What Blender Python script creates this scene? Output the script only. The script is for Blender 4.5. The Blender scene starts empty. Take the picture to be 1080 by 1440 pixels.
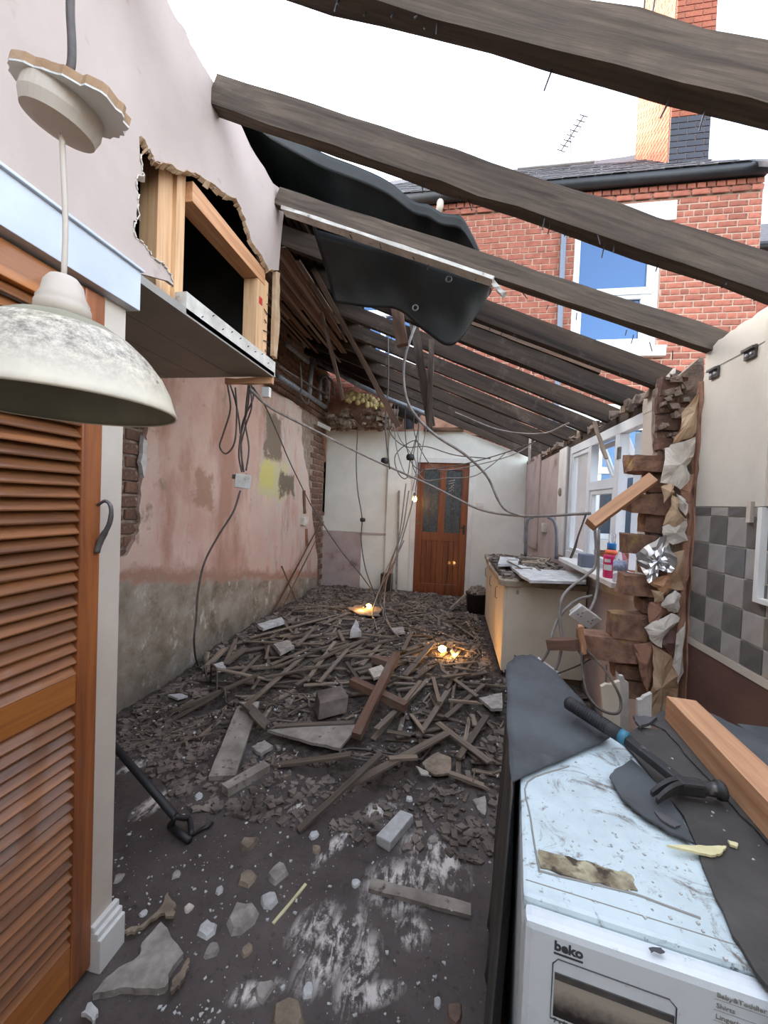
import bpy, bmesh, math, random
from mathutils import Vector, Matrix, noise
from mathutils.geometry import tessellate_polygon

S = bpy.context.scene
COL = S.collection
PI = math.pi

# ---------------------------------------------------------------- camera
F_PX, CAM_H = 560.0, 1.42
_y, _p, _r = math.radians(9.834), math.radians(-1.393), math.radians(2.290)
FWD = Vector((-math.sin(_y) * math.cos(_p), math.cos(_y) * math.cos(_p), math.sin(_p)))
_rt = Vector((math.cos(_y), math.sin(_y), 0)); _up = _rt.cross(FWD)
RIGHT = _rt * math.cos(_r) + _up * math.sin(_r)
UP = -_rt * math.sin(_r) + _up * math.cos(_r)
CAM = Vector((0, 0, CAM_H))
cd = bpy.data.cameras.new('camera'); cd.sensor_fit = 'VERTICAL'; cd.sensor_height = 36.0
cd.lens = F_PX / 1440 * 36.0; cd.clip_start = 0.02; cd.clip_end = 200
cam = bpy.data.objects.new('camera', cd); COL.objects.link(cam)
cam.matrix_world = Matrix(((RIGHT.x, UP.x, -FWD.x, CAM.x), (RIGHT.y, UP.y, -FWD.y, CAM.y), (RIGHT.z, UP.z, -FWD.z, CAM.z), (0, 0, 0, 1)))
S.camera = cam

# ---------------------------------------------------------------- sky, sun, exposure
S.view_settings.view_transform = 'Standard'; S.view_settings.look = 'None'
S.view_settings.gamma = 1.0; S.view_settings.exposure = 0.80
try: S.view_settings.use_curve_mapping = False
except Exception: pass
SUN_AZ, SUN_EL = math.radians(62), math.radians(24)      # azimuth to the left of +Y
W = bpy.data.worlds.new('sky'); S.world = W; W.use_nodes = True
_n = W.node_tree.nodes; _l = W.node_tree.links; _n.clear()
sky = _n.new('ShaderNodeTexSky'); sky.sky_type = 'NISHITA'; sky.sun_disc = False
sky.sun_elevation = SUN_EL; sky.sun_rotation = -SUN_AZ; sky.air_density = 1.0; sky.dust_density = 3.0; sky.ozone_density = 1.0
hs = _n.new('ShaderNodeHueSaturation'); hs.inputs['Saturation'].default_value = 0.45
bg = _n.new('ShaderNodeBackground'); bg.inputs['Strength'].default_value = 0.85
wo = _n.new('ShaderNodeOutputWorld')
_l.new(sky.outputs[0], hs.inputs['Color']); _l.new(hs.outputs[0], bg.inputs['Color']); _l.new(bg.outputs[0], wo.inputs['Surface'])
sd = bpy.data.lights.new('sun', 'SUN'); sd.energy = 1.5; sd.angle = math.radians(1.0); sd.color = (1.0, 0.72, 0.42)
sun = bpy.data.objects.new('sun', sd); COL.objects.link(sun)
_sd = Vector((-math.sin(SUN_AZ) * math.cos(SUN_EL), math.cos(SUN_AZ) * math.cos(SUN_EL), math.sin(SUN_EL)))
sun.rotation_euler = _sd.to_track_quat('Z', 'Y').to_euler(); sun.location = _sd * 30

# ---------------------------------------------------------------- helpers
rnd = random.Random(7)
def ray(x, y): return RIGHT * (x - 540) - UP * (y - 720) + FWD * F_PX
def P(x, y, X=None, Y=None, Z=None):
    """point where the sight line of photo pixel (x, y) meets the plane X=, Y= or Z="""
    v = ray(x, y)
    if X is not None: t = (X - CAM.x) / v.x
    elif Y is not None: t = (Y - CAM.y) / v.y
    else: t = (Z - CAM.z) / v.z
    return CAM + v * t
def Ppl(x, y, p0, n):
    v = ray(x, y); return CAM + v * ((Vector(p0) - CAM).dot(n) / v.dot(n))
def px(p):
    q = Vector(p) - CAM; z = q.dot(FWD); return 540 + F_PX * q.dot(RIGHT) / z, 720 - F_PX * q.dot(UP) / z

def link(o, parent=None):
    COL.objects.link(o)
    if parent is not None: o.parent = parent
    return o
def thing(name, label, cat, loc=(0, 0, 0), rotz=0, group=None, kind=None):
    o = bpy.data.objects.new(name, None); link(o); o.location = loc; o.rotation_euler = (0, 0, rotz)
    return tag(o, label, cat, group, kind)
def tag(o, label=None, cat=None, group=None, kind=None):
    if label: o['label'] = label
    if cat: o['category'] = cat
    if group: o['group'] = group
    if kind: o['kind'] = kind
    return o
def struct(o, label=None):
    o['kind'] = 'structure'
    if label: o['label'] = label
    return o

class MB:
    def __init__(s): s.v = []; s.f = []
    def add(s, vs, fs):
        k = len(s.v); s.v += [tuple(v) for v in vs]; s.f += [tuple(i + k for i in f) for f in fs]; return s
    def box(s, lo, hi):
        x0, y0, z0 = lo; x1, y1, z1 = hi
        return s.add([(x0, y0, z0), (x1, y0, z0), (x1, y1, z0), (x0, y1, z0), (x0, y0, z1), (x1, y0, z1), (x1, y1, z1), (x0, y1, z1)],
                     [(0, 3, 2, 1), (4, 5, 6, 7), (0, 1, 5, 4), (1, 2, 6, 5), (2, 3, 7, 6), (3, 0, 4, 7)])
    def obox(s, c, ax, ay, az, jit=0.0):
        """box around c with half-axis vectors"""
        c = Vector(c); ax = Vector(ax); ay = Vector(ay); az = Vector(az)
        vs = [c + ax * i + ay * j + az * k + Vector((rnd.uniform(-jit, jit), rnd.uniform(-jit, jit), rnd.uniform(-jit, jit)))
              for k in (-1, 1) for i, j in ((-1, -1), (1, -1), (1, 1), (-1, 1))]
        return s.add(vs, [(0, 3, 2, 1), (4, 5, 6, 7), (0, 1, 5, 4), (1, 2, 6, 5), (2, 3, 7, 6), (3, 0, 4, 7)])
    def bar(s, a, b, w, h, up=(0, 0, 1), jit=0.0, seg=1, roll=0.0):
        """timber from a to b, w across, h along up; seg rough slices"""
        a = Vector(a); b = Vector(b); d = (b - a).normalized(); u = Vector(up)
        sd_ = d.cross(u)
        if sd_.length < 1e-4: sd_ = d.cross(Vector((1, 0, 0)))
        sd_.normalize(); u = sd_.cross(d).normalized()
        if roll: sd_, u = sd_ * math.cos(roll) + u * math.sin(roll), u * math.cos(roll) - sd_ * math.sin(roll)
        vs = []; fs = []
        for i in range(seg + 1):
            c = a.lerp(b, i / seg)
            for q, r in ((-1, -1), (1, -1), (1, 1), (-1, 1)):
                j = Vector((rnd.uniform(-jit, jit), rnd.uniform(-jit, jit), rnd.uniform(-jit, jit))) if jit else Vector()
                vs.append(c + sd_ * (q * w / 2) + u * (r * h / 2) + j)
        for i in range(seg):
            for k in range(4):
                fs.append((i * 4 + k, i * 4 + (k + 1) % 4, i * 4 + 4 + (k + 1) % 4, i * 4 + 4 + k))
        fs.append((3, 2, 1, 0)); e = seg * 4; fs.append((e, e + 1, e + 2, e + 3))
        return s.add(vs, fs)
    def tube(s, pts, r, n=8, smooth=0, cap=True):
        pts = [Vector(p) for p in pts]
        if smooth: pts = spline(pts, smooth)
        k = len(pts); rs = r if isinstance(r, (list, tuple)) else None
        if rs: rs = [rs[min(len(rs) - 1, int(i * len(rs) / k))] for i in range(k)] if len(rs) != k else rs
        t0 = (pts[1] - pts[0]).normalized(); nv = t0.orthogonal().normalized(); vs = []; fs = []
        for i, p in enumerate(pts):
            t = (pts[min(i + 1, k - 1)] - pts[max(i - 1, 0)])
            if t.length < 1e-9: t = t0
            t.normalize(); nv = (nv - t * nv.dot(t))
            if nv.length < 1e-6: nv = t.orthogonal()
            nv.normalize(); bv = t.cross(nv); R = rs[i] if rs else r
            for j in range(n):
                a = 2 * PI * j / n; vs.append(p + nv * (R * math.cos(a)) + bv * (R * math.sin(a)))
        for i in range(k - 1):
            for j in range(n):
                fs.append((i * n + j, i * n + (j + 1) % n, i * n + n + (j + 1) % n, i * n + n + j))
        if cap: fs.append(tuple(range(n - 1, -1, -1))); fs.append(tuple((k - 1) * n + j for j in range(n)))
        return s.add(vs, fs)
    def lathe(s, prof, c=(0, 0, 0), n=24, axis=None, cap=True):
        """prof: list of (radius, height) around the axis through c"""
        c = Vector(c); az = Vector(axis).normalized() if axis else Vector((0, 0, 1)); ax = az.orthogonal().normalized(); ay = az.cross(ax)
        vs = []; fs = []; k = len(prof)
        for r, h in prof:
            for j in range(n):
                a = 2 * PI * j / n; vs.append(c + az * h + ax * (r * math.cos(a)) + ay * (r * math.sin(a)))
        for i in range(k - 1):
            for j in range(n): fs.append((i * n + j, i * n + (j + 1) % n, i * n + n + (j + 1) % n, i * n + n + j))
        if cap and prof[0][0] > 1e-6: fs.append(tuple(range(n - 1, -1, -1)))
        if cap and prof[-1][0] > 1e-6: fs.append(tuple((k - 1) * n + j for j in range(n)))
        return s.add(vs, fs)
    def slab(s, pts, off):
        """polygon pts (3-D, planar, may be concave) thickened by the vector off"""
        pts = [Vector(p) for p in pts]; off = Vector(off); n = len(pts)
        tris = tessellate_polygon([pts])
        nrm = Vector()
        for i in range(n): nrm += pts[i].cross(pts[(i + 1) % n])
        flip = nrm.dot(off) > 0
        fs = []
        for a, b, c in tris:
            tn = (pts[b] - pts[a]).cross(pts[c] - pts[a])
            if tn.dot(off) > 0: a, c = c, a
            fs.append((a, b, c)); fs.append((c + n, b + n, a + n))
        for i in range(n):
            j = (i + 1) % n
            fs.append((j, i, i + n, j + n) if not flip else (i, j, j + n, i + n))
        return s.add(pts + [p + off for p in pts], fs)
    def grid(s, nu, nv, fn):
        vs = [fn(i / nu, j / nv) for j in range(nv + 1) for i in range(nu + 1)]
        fs = [(j * (nu + 1) + i, j * (nu + 1) + i + 1, (j + 1) * (nu + 1) + i + 1, (j + 1) * (nu + 1) + i) for j in range(nv) for i in range(nu)]
        return s.add(vs, fs)
    def mesh(s, name):
        m = bpy.data.meshes.new(name); m.from_pydata(s.v, [], s.f); m.update(); return m
    def build(s, name, mat, parent=None, smooth=False, bevel=0.0, fix=False, solid=0.0, sub=0):
        m = s.mesh(name)
        if fix or bevel:
            bm = bmesh.new(); bm.from_mesh(m); bmesh.ops.recalc_face_normals(bm, faces=bm.faces[:])
            if bevel: bmesh.ops.bevel(bm, geom=bm.edges[:], offset=bevel, segments=2, affect='EDGES', profile=0.6)
            bm.to_mesh(m); bm.free()
        if smooth:
            m.polygons.foreach_set('use_smooth', [True] * len(m.polygons))
        o = bpy.data.objects.new(name, m); m.materials.append(mat); link(o, parent)
        if solid: md = o.modifiers.new('t', 'SOLIDIFY'); md.thickness = solid; md.offset = 0
        if sub: md = o.modifiers.new('s', 'SUBSURF'); md.levels = sub; md.render_levels = sub
        return o

def spline(pts, k=6):
    pts = [Vector(p) for p in pts]
    if len(pts) < 3: return pts
    P_ = [pts[0] * 2 - pts[1]] + pts + [pts[-1] * 2 - pts[-2]]; out = []
    for i in range(1, len(P_) - 2):
        a, b, c, d = P_[i - 1:i + 3]
        for j in range(k):
            t = j / k
            out.append(0.5 * ((2 * b) + (c - a) * t + (2 * a - 5 * b + 4 * c - d) * t * t + (3 * b - a - 3 * c + d) * t ** 3))
    out.append(pts[-1]); return out
def rag(pts, amp, n=4, closed=False, seed=0):
    """break the segments of a polyline into n ragged pieces (points stay in the plane of the neighbours)"""
    r = random.Random(seed); pts = [Vector(p) for p in pts]; out = []; m = len(pts) if closed else len(pts) - 1
    for i in range(m):
        a, b = pts[i], pts[(i + 1) % len(pts)]; out.append(a)
        nx = pts[(i + 2) % len(pts)] - b; d = b - a
        side = nx - d * (nx.dot(d) / max(d.length_squared, 1e-9))
        side = side.normalized() if side.length > 1e-6 else Vector()
        for k in range(1, n):
            out.append(a.lerp(b, k / n) + side * r.uniform(-amp, amp) + d.normalized() * r.uniform(-amp, amp) * 0.4)
    if not closed: out.append(pts[-1])
    return out
def copy_tree(o, parent=None):
    c = o.copy(); COL.objects.link(c); c.parent = parent
    for ch in o.children: copy_tree(ch, c)
    return c

class Heap:
    """height map of what already lies on a surface, so that each new piece comes to rest on the pieces below it"""
    def __init__(s, x0, x1, y0, y1, base, cell=.01):
        s.x0, s.y0, s.c = x0, y0, cell; s.nx = int((x1 - x0) / cell) + 2; s.ny = int((y1 - y0) / cell) + 2
        s.h = [base(x0 + i * cell, y0 + j * cell) for j in range(s.ny) for i in range(s.nx)]; s.m = bytearray(s.nx * s.ny)
    def k(s, x, y):
        i = min(max(int((x - s.x0) / s.c + .5), 0), s.nx - 1); j = min(max(int((y - s.y0) / s.c + .5), 0), s.ny - 1); return j * s.nx + i
    def top(s, x, y, r=0.0):
        if r <= 0: return s.h[s.k(x, y)]
        n = max(1, int(r / s.c)); return max(s.h[s.k(x + i * r / n, y + j * r / n)] for i in range(-n, n + 1) for j in range(-n, n + 1))
    def _line(s, a, b, w, grow=.6):
        d = Vector((b.x - a.x, b.y - a.y, 0)); L = max(d.length, 1e-6); d /= L; q = Vector((-d.y, d.x, 0)); n = max(6, int(L / (s.c * .7))); hw = w / 2 + s.c * grow; mw = max(2, int(2 * hw / (s.c * .7)))
        for i in range(n + 1):
            p = a + d * (L * i / n)
            for j in range(mw + 1): yield L * i / n, s.k(p.x + q.x * (-hw + 2 * hw * j / mw), p.y + q.y * (-hw + 2 * hw * j / mw))
    def rest(s, a, b, w):
        """heights of the underside at a and b when a rigid stick comes to rest on what is below"""
        pr = {}
        for t, k in s._line(a, b, w): pr[t] = max(pr.get(t, -9), s.h[k])
        pts = sorted(pr.items()); hull = []
        for p in pts:
            while len(hull) > 1 and (hull[-1][0] - hull[-2][0]) * (p[1] - hull[-2][1]) - (hull[-1][1] - hull[-2][1]) * (p[0] - hull[-2][0]) >= 0: hull.pop()
            hull.append(p)
        L = pts[-1][0]; m = max(p[1] for p in pts)
        for p, q in zip(hull[:-1], hull[1:]):
            if p[0] <= L / 2 <= q[0]:
                g = (q[1] - p[1]) / max(q[0] - p[0], 1e-6)
                if abs(g) < .6: return p[1] - g * p[0] - .0015, p[1] + g * (L - p[0]) - .0015
        return m - .0015, m - .0015
    def stamp(s, a, b, w, za, zb, mark=0):
        L = max((Vector((b.x, b.y)) - Vector((a.x, a.y))).length, 1e-6)
        for t, k in s._line(a, b, w, .2):
            z = za + (zb - za) * t / L
            if z > s.h[k]: s.h[k] = z
            if mark: s.m[k] = 1
    def blocked(s, a, b, w): return any(s.m[k] for t, k in s._line(a, b, w))
    def cells(s, pts):
        xs_ = [p.x for p in pts]; ys_ = [p.y for p in pts]; y = min(ys_); out = []
        while y <= max(ys_) + s.c:
            x = min(xs_)
            while x <= max(xs_) + s.c:
                ins = False
                for i in range(len(pts)):
                    p, q = pts[i], pts[i - 1]
                    if (p.y > y) != (q.y > y) and x < (q.x - p.x) * (y - p.y) / (q.y - p.y) + p.x: ins = not ins
                if ins: out.append(s.k(x, y))
                x += s.c
            y += s.c
        for p, q in zip(pts, pts[1:] + pts[:1]): out += [k for t, k in s._line(p, q, .004)]
        return out
    def poly(s, pts): return max(s.h[k] for k in s.cells(pts))
    def stamp_poly(s, pts, z, mark=0):
        for k in s.cells(pts):
            s.h[k] = max(s.h[k], z)
            if mark: s.m[k] = 1

# ---------------------------------------------------------------- materials
class NT:
    def __init__(s, name):
        s.m = bpy.data.materials.new(name); s.m.use_nodes = True; t = s.m.node_tree; t.nodes.clear(); s.n = t.nodes; s.l = t.links
        s.b = s.n.new('ShaderNodeBsdfPrincipled'); s.o = s.n.new('ShaderNodeOutputMaterial'); s.l.new(s.b.outputs[0], s.o.inputs[0])
        tc = s.n.new('ShaderNodeTexCoord'); s.co = tc.outputs['Object']
    def node(s, t, **k):
        n = s.n.new(t)
        for a, v in k.items(): setattr(n, a, v)
        return n
    def set(s, n, i, v):
        if isinstance(v, bpy.types.NodeSocket): s.l.new(v, n.inputs[i])
        else: n.inputs[i].default_value = (*v, 1) if isinstance(v, tuple) and len(v) == 3 and n.inputs[i].type == 'RGBA' else v
    def map(s, scale=(1, 1, 1), loc=(0, 0, 0), rot=(0, 0, 0), co=None):
        n = s.node('ShaderNodeMapping'); s.l.new(co or s.co, n.inputs[0]); n.inputs[1].default_value = loc; n.inputs[2].default_value = rot; n.inputs[3].default_value = scale
        return n.outputs[0]
    def noise(s, scale, detail=5, rough=0.6, co=None, dist=0.0):
        n = s.node('ShaderNodeTexNoise'); s.l.new(co or s.co, n.inputs['Vector']); n.inputs['Scale'].default_value = scale
        n.inputs['Detail'].default_value = detail; n.inputs['Roughness'].default_value = rough; n.inputs['Distortion'].default_value = dist
        return n.outputs['Fac']
    def ramp(s, f, a, b, lo=0.0, hi=1.0):
        n = s.node('ShaderNodeMapRange'); s.set(n, 0, f); n.inputs[1].default_value = a; n.inputs[2].default_value = b; n.inputs[3].default_value = lo; n.inputs[4].default_value = hi
        return n.outputs[0]
    def math(s, op, a, b=0.0):
        n = s.node('ShaderNodeMath', operation=op); s.set(n, 0, a); s.set(n, 1, b); return n.outputs[0]
    def mix(s, f, a, b, mode='MIX'):
        n = s.node('ShaderNodeMix', data_type='RGBA', blend_type=mode); s.set(n, 0, f)
        for i, v in ((6, a), (7, b)): s.set(n, i, v)
        return n.outputs[2]
    def xyz(s, co=None):
        n = s.node('ShaderNodeSeparateXYZ'); s.l.new(co or s.co, n.inputs[0]); return n.outputs
    def col(s, v): s.set(s.b, 'Base Color', v)
    def bump(s, h, strength=0.4, dist=0.01):
        n = s.node('ShaderNodeBump'); n.inputs['Strength'].default_value = strength; n.inputs['Distance'].default_value = dist; s.l.new(h, n.inputs['Height'])
        s.l.new(n.outputs[0], s.b.inputs['Normal'])
    def rnd(s): return s.node('ShaderNodeObjectInfo').outputs['Random']
    def rough(s, v): s.set(s.b, 'Roughness', v)

def sr(r, g, b):
    f = lambda c: c / 255 / 12.92 if c / 255 <= 0.04045 else ((c / 255 + 0.055) / 1.055) ** 2.4
    return (f(r), f(g), f(b))
def lerp3(a, b, t): return tuple(x + (y - x) * t for x, y in zip(a, b))

def mat_rough(name, c1, c2, scale=8, rough=0.85, bump=0.4, bscale=40, spots=None, spot_thr=(0.62, 0.7), spot_scale=30, objvar=0.0, dist=0.01, metal=0.0, detail=6):
    """two-tone mottled surface with fine relief; spots = third colour in flecks; objvar = brightness change from piece to piece"""
    t = NT(name); f = t.ramp(t.noise(scale, detail), 0.35, 0.65); c = t.mix(f, c1, c2)
    if spots: c = t.mix(t.ramp(t.noise(spot_scale, 3), *spot_thr), c, spots)
    if objvar:
        h = t.node('ShaderNodeHueSaturation'); s_ = t.ramp(t.rnd(), 0, 1, 1 - objvar, 1 + objvar); t.l.new(s_, h.inputs['Value']); t.l.new(c, h.inputs['Color']); c = h.outputs[0]
    t.col(c); t.rough(rough); t.b.inputs['Metallic'].default_value = metal
    if bump: t.bump(t.noise(bscale, 8, 0.7), bump, dist)
    return t.m
def mat_wood(name, c1, c2, axis='x', scale=1.0, rough=0.6, bump=0.25, objvar=0.0, dirt=None, dirt_thr=(0.5, 0.7), coat=0.0, knots=True):
    """grain stretched along the given local axis"""
    t = NT(name); k = {'x': (1.2, 22, 22), 'y': (22, 1.2, 22), 'z': (22, 22, 1.2)}[axis]
    if objvar:
        n = t.node('ShaderNodeVectorMath', operation='ADD'); t.l.new(t.co, n.inputs[0]); s_ = t.node('ShaderNodeVectorMath', operation='SCALE')
        s_.inputs[0].default_value = (37, 51, 23); t.l.new(t.rnd(), s_.inputs['Scale']); t.l.new(s_.outputs[0], n.inputs[1]); t.co = n.outputs[0]
    m = t.map(tuple(a * scale for a in k)); g = t.noise(1.5, 6, 0.62, m, 0.6); g2 = t.noise(5, 3, 0.5, m)
    c = t.mix(t.ramp(g, 0.35, 0.68), c1, c2); c = t.mix(t.ramp(g2, 0.5, 0.75, 0, 0.45), c, lerp3(c2, (0, 0, 0), 0.35))
    if dirt: c = t.mix(t.ramp(t.noise(6, 6, 0.7), *dirt_thr), c, dirt)
    if objvar:
        h = t.node('ShaderNodeHueSaturation'); s_ = t.ramp(t.rnd(), 0, 1, 1 - objvar, 1 + objvar); t.l.new(s_, h.inputs['Value']); t.l.new(c, h.inputs['Color']); c = h.outputs[0]
    t.col(c); t.rough(rough); t.bump(g, bump, 0.004); t.b.inputs['Coat Weight'].default_value = coat
    return t.m
def mat_plain(name, c, rough=0.5, metal=0.0, coat=0.0):
    t = NT(name); f = t.noise(6, 3); t.col(t.mix(t.ramp(f, 0.3, 0.7), lerp3(c, (0, 0, 0), 0.12), c)); t.rough(rough); t.b.inputs['Metallic'].default_value = metal; t.b.inputs['Coat Weight'].default_value = coat
    return t.m
def mat_glow(name, c, strength):
    t = NT(name); t.col((0, 0, 0)); t.b.inputs['Emission Color'].default_value = (*c, 1); t.b.inputs['Emission Strength'].default_value = strength
    return t.m

M = {}
M['pine'] = mat_wood('fresh_pine', sr(222, 184, 142), sr(196, 150, 108), 'z', 1.0, 0.65, objvar=0.06)
M['pine_y'] = mat_wood('fresh_pine_along', sr(218, 170, 128), sr(184, 128, 88), 'y', 1.0, 0.65, objvar=0.06)
M['rafter'] = mat_wood('weathered_rafter', sr(98, 84, 72), sr(48, 39, 33), 'x', 0.9, 0.95, 0.9, objvar=0.1, dirt=sr(70, 60, 52), dirt_thr=(0.45, 0.75))
M['rafterdark'] = mat_wood('charred_rafter', sr(66, 53, 43), sr(30, 24, 20), 'x', 0.7, 1.0, 0.8, objvar=0.15, dirt=sr(84, 74, 66), dirt_thr=(0.56, 0.75))
M['oldwood'] = mat_wood('old_dark_wood', sr(86, 68, 55), sr(44, 34, 28), 'y', 0.8, 0.9, 0.6, objvar=0.2)
M['oldwood_x'] = mat_wood('old_brown_wood', sr(112, 84, 64), sr(60, 44, 34), 'x', 0.8, 0.85, 0.5, objvar=0.25)
M['lath'] = mat_wood('lath_wood', sr(140, 124, 107), sr(90, 78, 67), 'x', 0.8, 0.9, 0.5, objvar=0.40, dirt=sr(116, 107, 98), dirt_thr=(0.45, 0.65))
M['redwood'] = mat_wood('reddish_timber', sr(132, 98, 80), sr(88, 64, 52), 'x', 0.7, 0.85, 0.4, objvar=0.1, dirt=sr(122, 108, 96), dirt_thr=(0.5, 0.7))
M['louvre'] = mat_wood('varnished_louvre', sr(152, 98, 58), sr(100, 62, 37), 'y', 0.9, 0.42, 0.12, objvar=0.22, coat=0.25)
M['stile'] = mat_wood('varnished_stile', sr(168, 100, 54), sr(116, 64, 36), 'z', 0.7, 0.38, 0.1, coat=0.3)
M['rail'] = mat_wood('varnished_rail', sr(184, 116, 56), sr(140, 82, 38), 'y', 0.7, 0.38, 0.1, coat=0.3)
M['doorwood'] = mat_wood('stained_door_wood', sr(142, 80, 44), sr(90, 46, 24), 'z', 0.5, 0.4, 0.15, coat=0.2)
M['beamold'] = mat_wood('timber_offcut', sr(206, 160, 122), sr(172, 122, 88), 'x', 0.7, 0.7, 0.3)
M['cream'] = mat_rough('cream_paint', sr(202, 192, 178), sr(190, 178, 164), 3, 0.6, 0.1, 60)
M['pinkwall'] = mat_rough('pale_pink_painted_board', sr(186, 171, 164), sr(174, 158, 150), 2.0, 0.75, 0.12, 60, spots=sr(150, 134, 126), spot_thr=(0.64, 0.8), spot_scale=9)
M['lintel'] = mat_rough('white_gloss_paint', sr(196, 203, 212), sr(182, 189, 198), 4, 0.4, 0.15, 30)
M['white'] = mat_rough('white_paint', sr(226, 226, 222), sr(206, 204, 198), 4, 0.5, 0.1, 40)
M['whitedirt'] = mat_rough('dirty_white', sr(216, 212, 204), sr(176, 170, 160), 9, 0.7, 0.2, 50, spots=sr(110, 102, 94), spot_thr=(0.62, 0.75), spot_scale=16)
M['upvc'] = mat_rough('white_plastic_frame', sr(226, 230, 234), sr(208, 212, 216), 3, 0.35, 0.05, 30)
M['farwhite'] = mat_rough('far_wall_paint', sr(232, 234, 226), sr(216, 217, 206), 2.2, 0.7, 0.12, 40)
M['soffit'] = mat_rough('grey_painted_board', sr(152, 147, 140), sr(134, 129, 122), 3, 0.6, 0.08, 40)
M['paper'] = mat_rough('plasterboard_paper', sr(196, 170, 140), sr(160, 126, 94), 9, 0.9, 0.3, 60, objvar=0.12)
M['paperwhite'] = mat_rough('torn_wallpaper', sr(216, 208, 196), sr(186, 176, 162), 12, 0.9, 0.5, 50, objvar=0.1)
M['gypsum'] = mat_rough('gypsum_core', sr(206, 202, 196), sr(176, 170, 162), 14, 0.95, 0.5, 80)
M['plasterbrown'] = mat_rough('brown_render', sr(172, 130, 108), sr(134, 98, 78), 8, 0.95, 0.5, 50)
M['void'] = mat_rough('dark_void_board', sr(44, 39, 35), sr(28, 25, 23), 6, 0.95, 0.4, 40)  # near-black: the shade inside the bulkhead void is put into the colour
M['brick'] = mat_rough('red_house_brick', sr(176, 108, 87), sr(146, 83, 66), 9, 0.9, 0.35, 60, spots=sr(110, 76, 68), spot_thr=(0.6, 0.78), spot_scale=16, objvar=0.24)
M['mortar'] = mat_rough('lime_mortar', sr(190, 161, 141), sr(170, 141, 122), 12, 0.95, 0.4, 60)
M['bluebrick'] = mat_rough('blue_black_brick', sr(58, 60, 72), sr(42, 44, 54), 9, 0.6, 0.2, 50, objvar=0.15)
M['chimbrick'] = mat_rough('chimney_brick', sr(176, 104, 78), sr(146, 80, 60), 9, 0.9, 0.3, 50, objvar=0.14)
M['oldbrick'] = mat_rough('old_inner_brick', sr(124, 92, 74), sr(86, 64, 54), 14, 0.95, 0.6, 60, spots=sr(160, 138, 118), spot_thr=(0.6, 0.75), spot_scale=14, objvar=0.2)
M['toothbrick'] = mat_rough('broken_brick', sr(158, 120, 98), sr(108, 80, 66), 16, 0.95, 0.8, 60, spots=sr(176, 142, 84), spot_thr=(0.58, 0.72), spot_scale=9, objvar=0.15)
M['oldmortar'] = mat_rough('crumbling_mortar', sr(160, 142, 126), sr(118, 102, 90), 20, 0.98, 0.9, 60)
M['slate'] = mat_rough('roof_slate', sr(92, 90, 92), sr(64, 62, 66), 9, 0.7, 0.3, 40, objvar=0.2)
M['black'] = mat_rough('black_plastic', sr(40, 40, 42), sr(28, 28, 30), 9, 0.5, 0.1, 40)
M['rubber'] = mat_rough('black_grip', sr(52, 52, 54), sr(36, 36, 38), 12, 0.65, 0.2, 60, spots=sr(110, 106, 102), spot_thr=(0.66, 0.8))
M['steel'] = mat_rough('dull_steel', sr(120, 118, 116), sr(84, 82, 80), 14, 0.5, 0.15, 50, metal=0.6, spots=sr(56, 50, 46))
M['darksteel'] = mat_rough('black_steel', sr(62, 62, 62), sr(40, 40, 40), 14, 0.5, 0.2, 50, metal=0.3, spots=sr(128, 122, 114), spot_thr=(0.66, 0.8))
M['galv'] = mat_rough('galvanised_pipe', sr(132, 136, 142), sr(98, 101, 108), 14, 0.55, 0.1, 50, metal=0.3)
M['cable'] = mat_rough('grey_cable', sr(150, 144, 138), sr(112, 106, 102), 14, 0.6, 0.05, 50)
M['cabledark'] = mat_rough('dark_cable', sr(96, 88, 82), sr(66, 60, 56), 14, 0.6, 0.05, 50)
M['felt'] = mat_rough('roofing_felt', sr(88, 92, 96), sr(64, 67, 70), 5, 0.75, 0.4, 60, spots=sr(116, 120, 124), spot_thr=(0.6, 0.8), spot_scale=5)
M['feltdark'] = mat_rough('dark_roofing_felt', sr(80, 77, 74), sr(52, 50, 48), 5, 0.7, 0.35, 30, spots=sr(92, 86, 80), spot_thr=(0.6, 0.8), spot_scale=10)
M['tarp'] = mat_rough('dark_green_tarpaulin', sr(28, 34, 35), sr(17, 21, 22), 4, 0.5, 0.25, 12)
M['plasterlump'] = mat_rough('grey_plaster', sr(182, 176, 168), sr(142, 136, 128), 20, 0.95, 0.7, 60, objvar=0.14)
M['whitelump'] = mat_rough('white_plaster', sr(208, 208, 206), sr(176, 176, 173), 18, 0.9, 0.5, 60, objvar=0.08)
M['beige'] = mat_rough('beige_plaster', sr(164, 148, 128), sr(118, 104, 90), 14, 0.95, 0.6, 60, objvar=0.15)
M['greyboard'] = mat_rough('grey_dusty_board', sr(166, 158, 148), sr(126, 118, 108), 8, 0.95, 0.4, 60, objvar=0.1, spots=sr(72, 64, 58), spot_thr=(0.6, 0.75))
M['dirt'] = mat_rough('dark_rubble_dirt', sr(106, 96, 89), sr(62, 55, 50), 22, 0.98, 1.0, 60, spots=sr(156, 146, 136), spot_thr=(0.64, 0.74), spot_scale=60, dist=0.02)
M['chipdark'] = mat_rough('rubble_chips', sr(138, 127, 117), sr(82, 73, 66), 5, 0.95, 0.3, 60)
M['foam'] = mat_rough('expanding_foam', sr(226, 214, 160), sr(186, 172, 120), 14, 0.8, 0.6, 40)
M['foil'] = NT('crumpled_foil').m
_t = M['foil'].node_tree.nodes; _pb = [n for n in _t if n.type == 'BSDF_PRINCIPLED'][0]; _pb.inputs['Metallic'].default_value = 1.0; _pb.inputs['Roughness'].default_value = 0.3; _pb.inputs['Base Color'].default_value = (0.85, 0.85, 0.86, 1)
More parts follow.
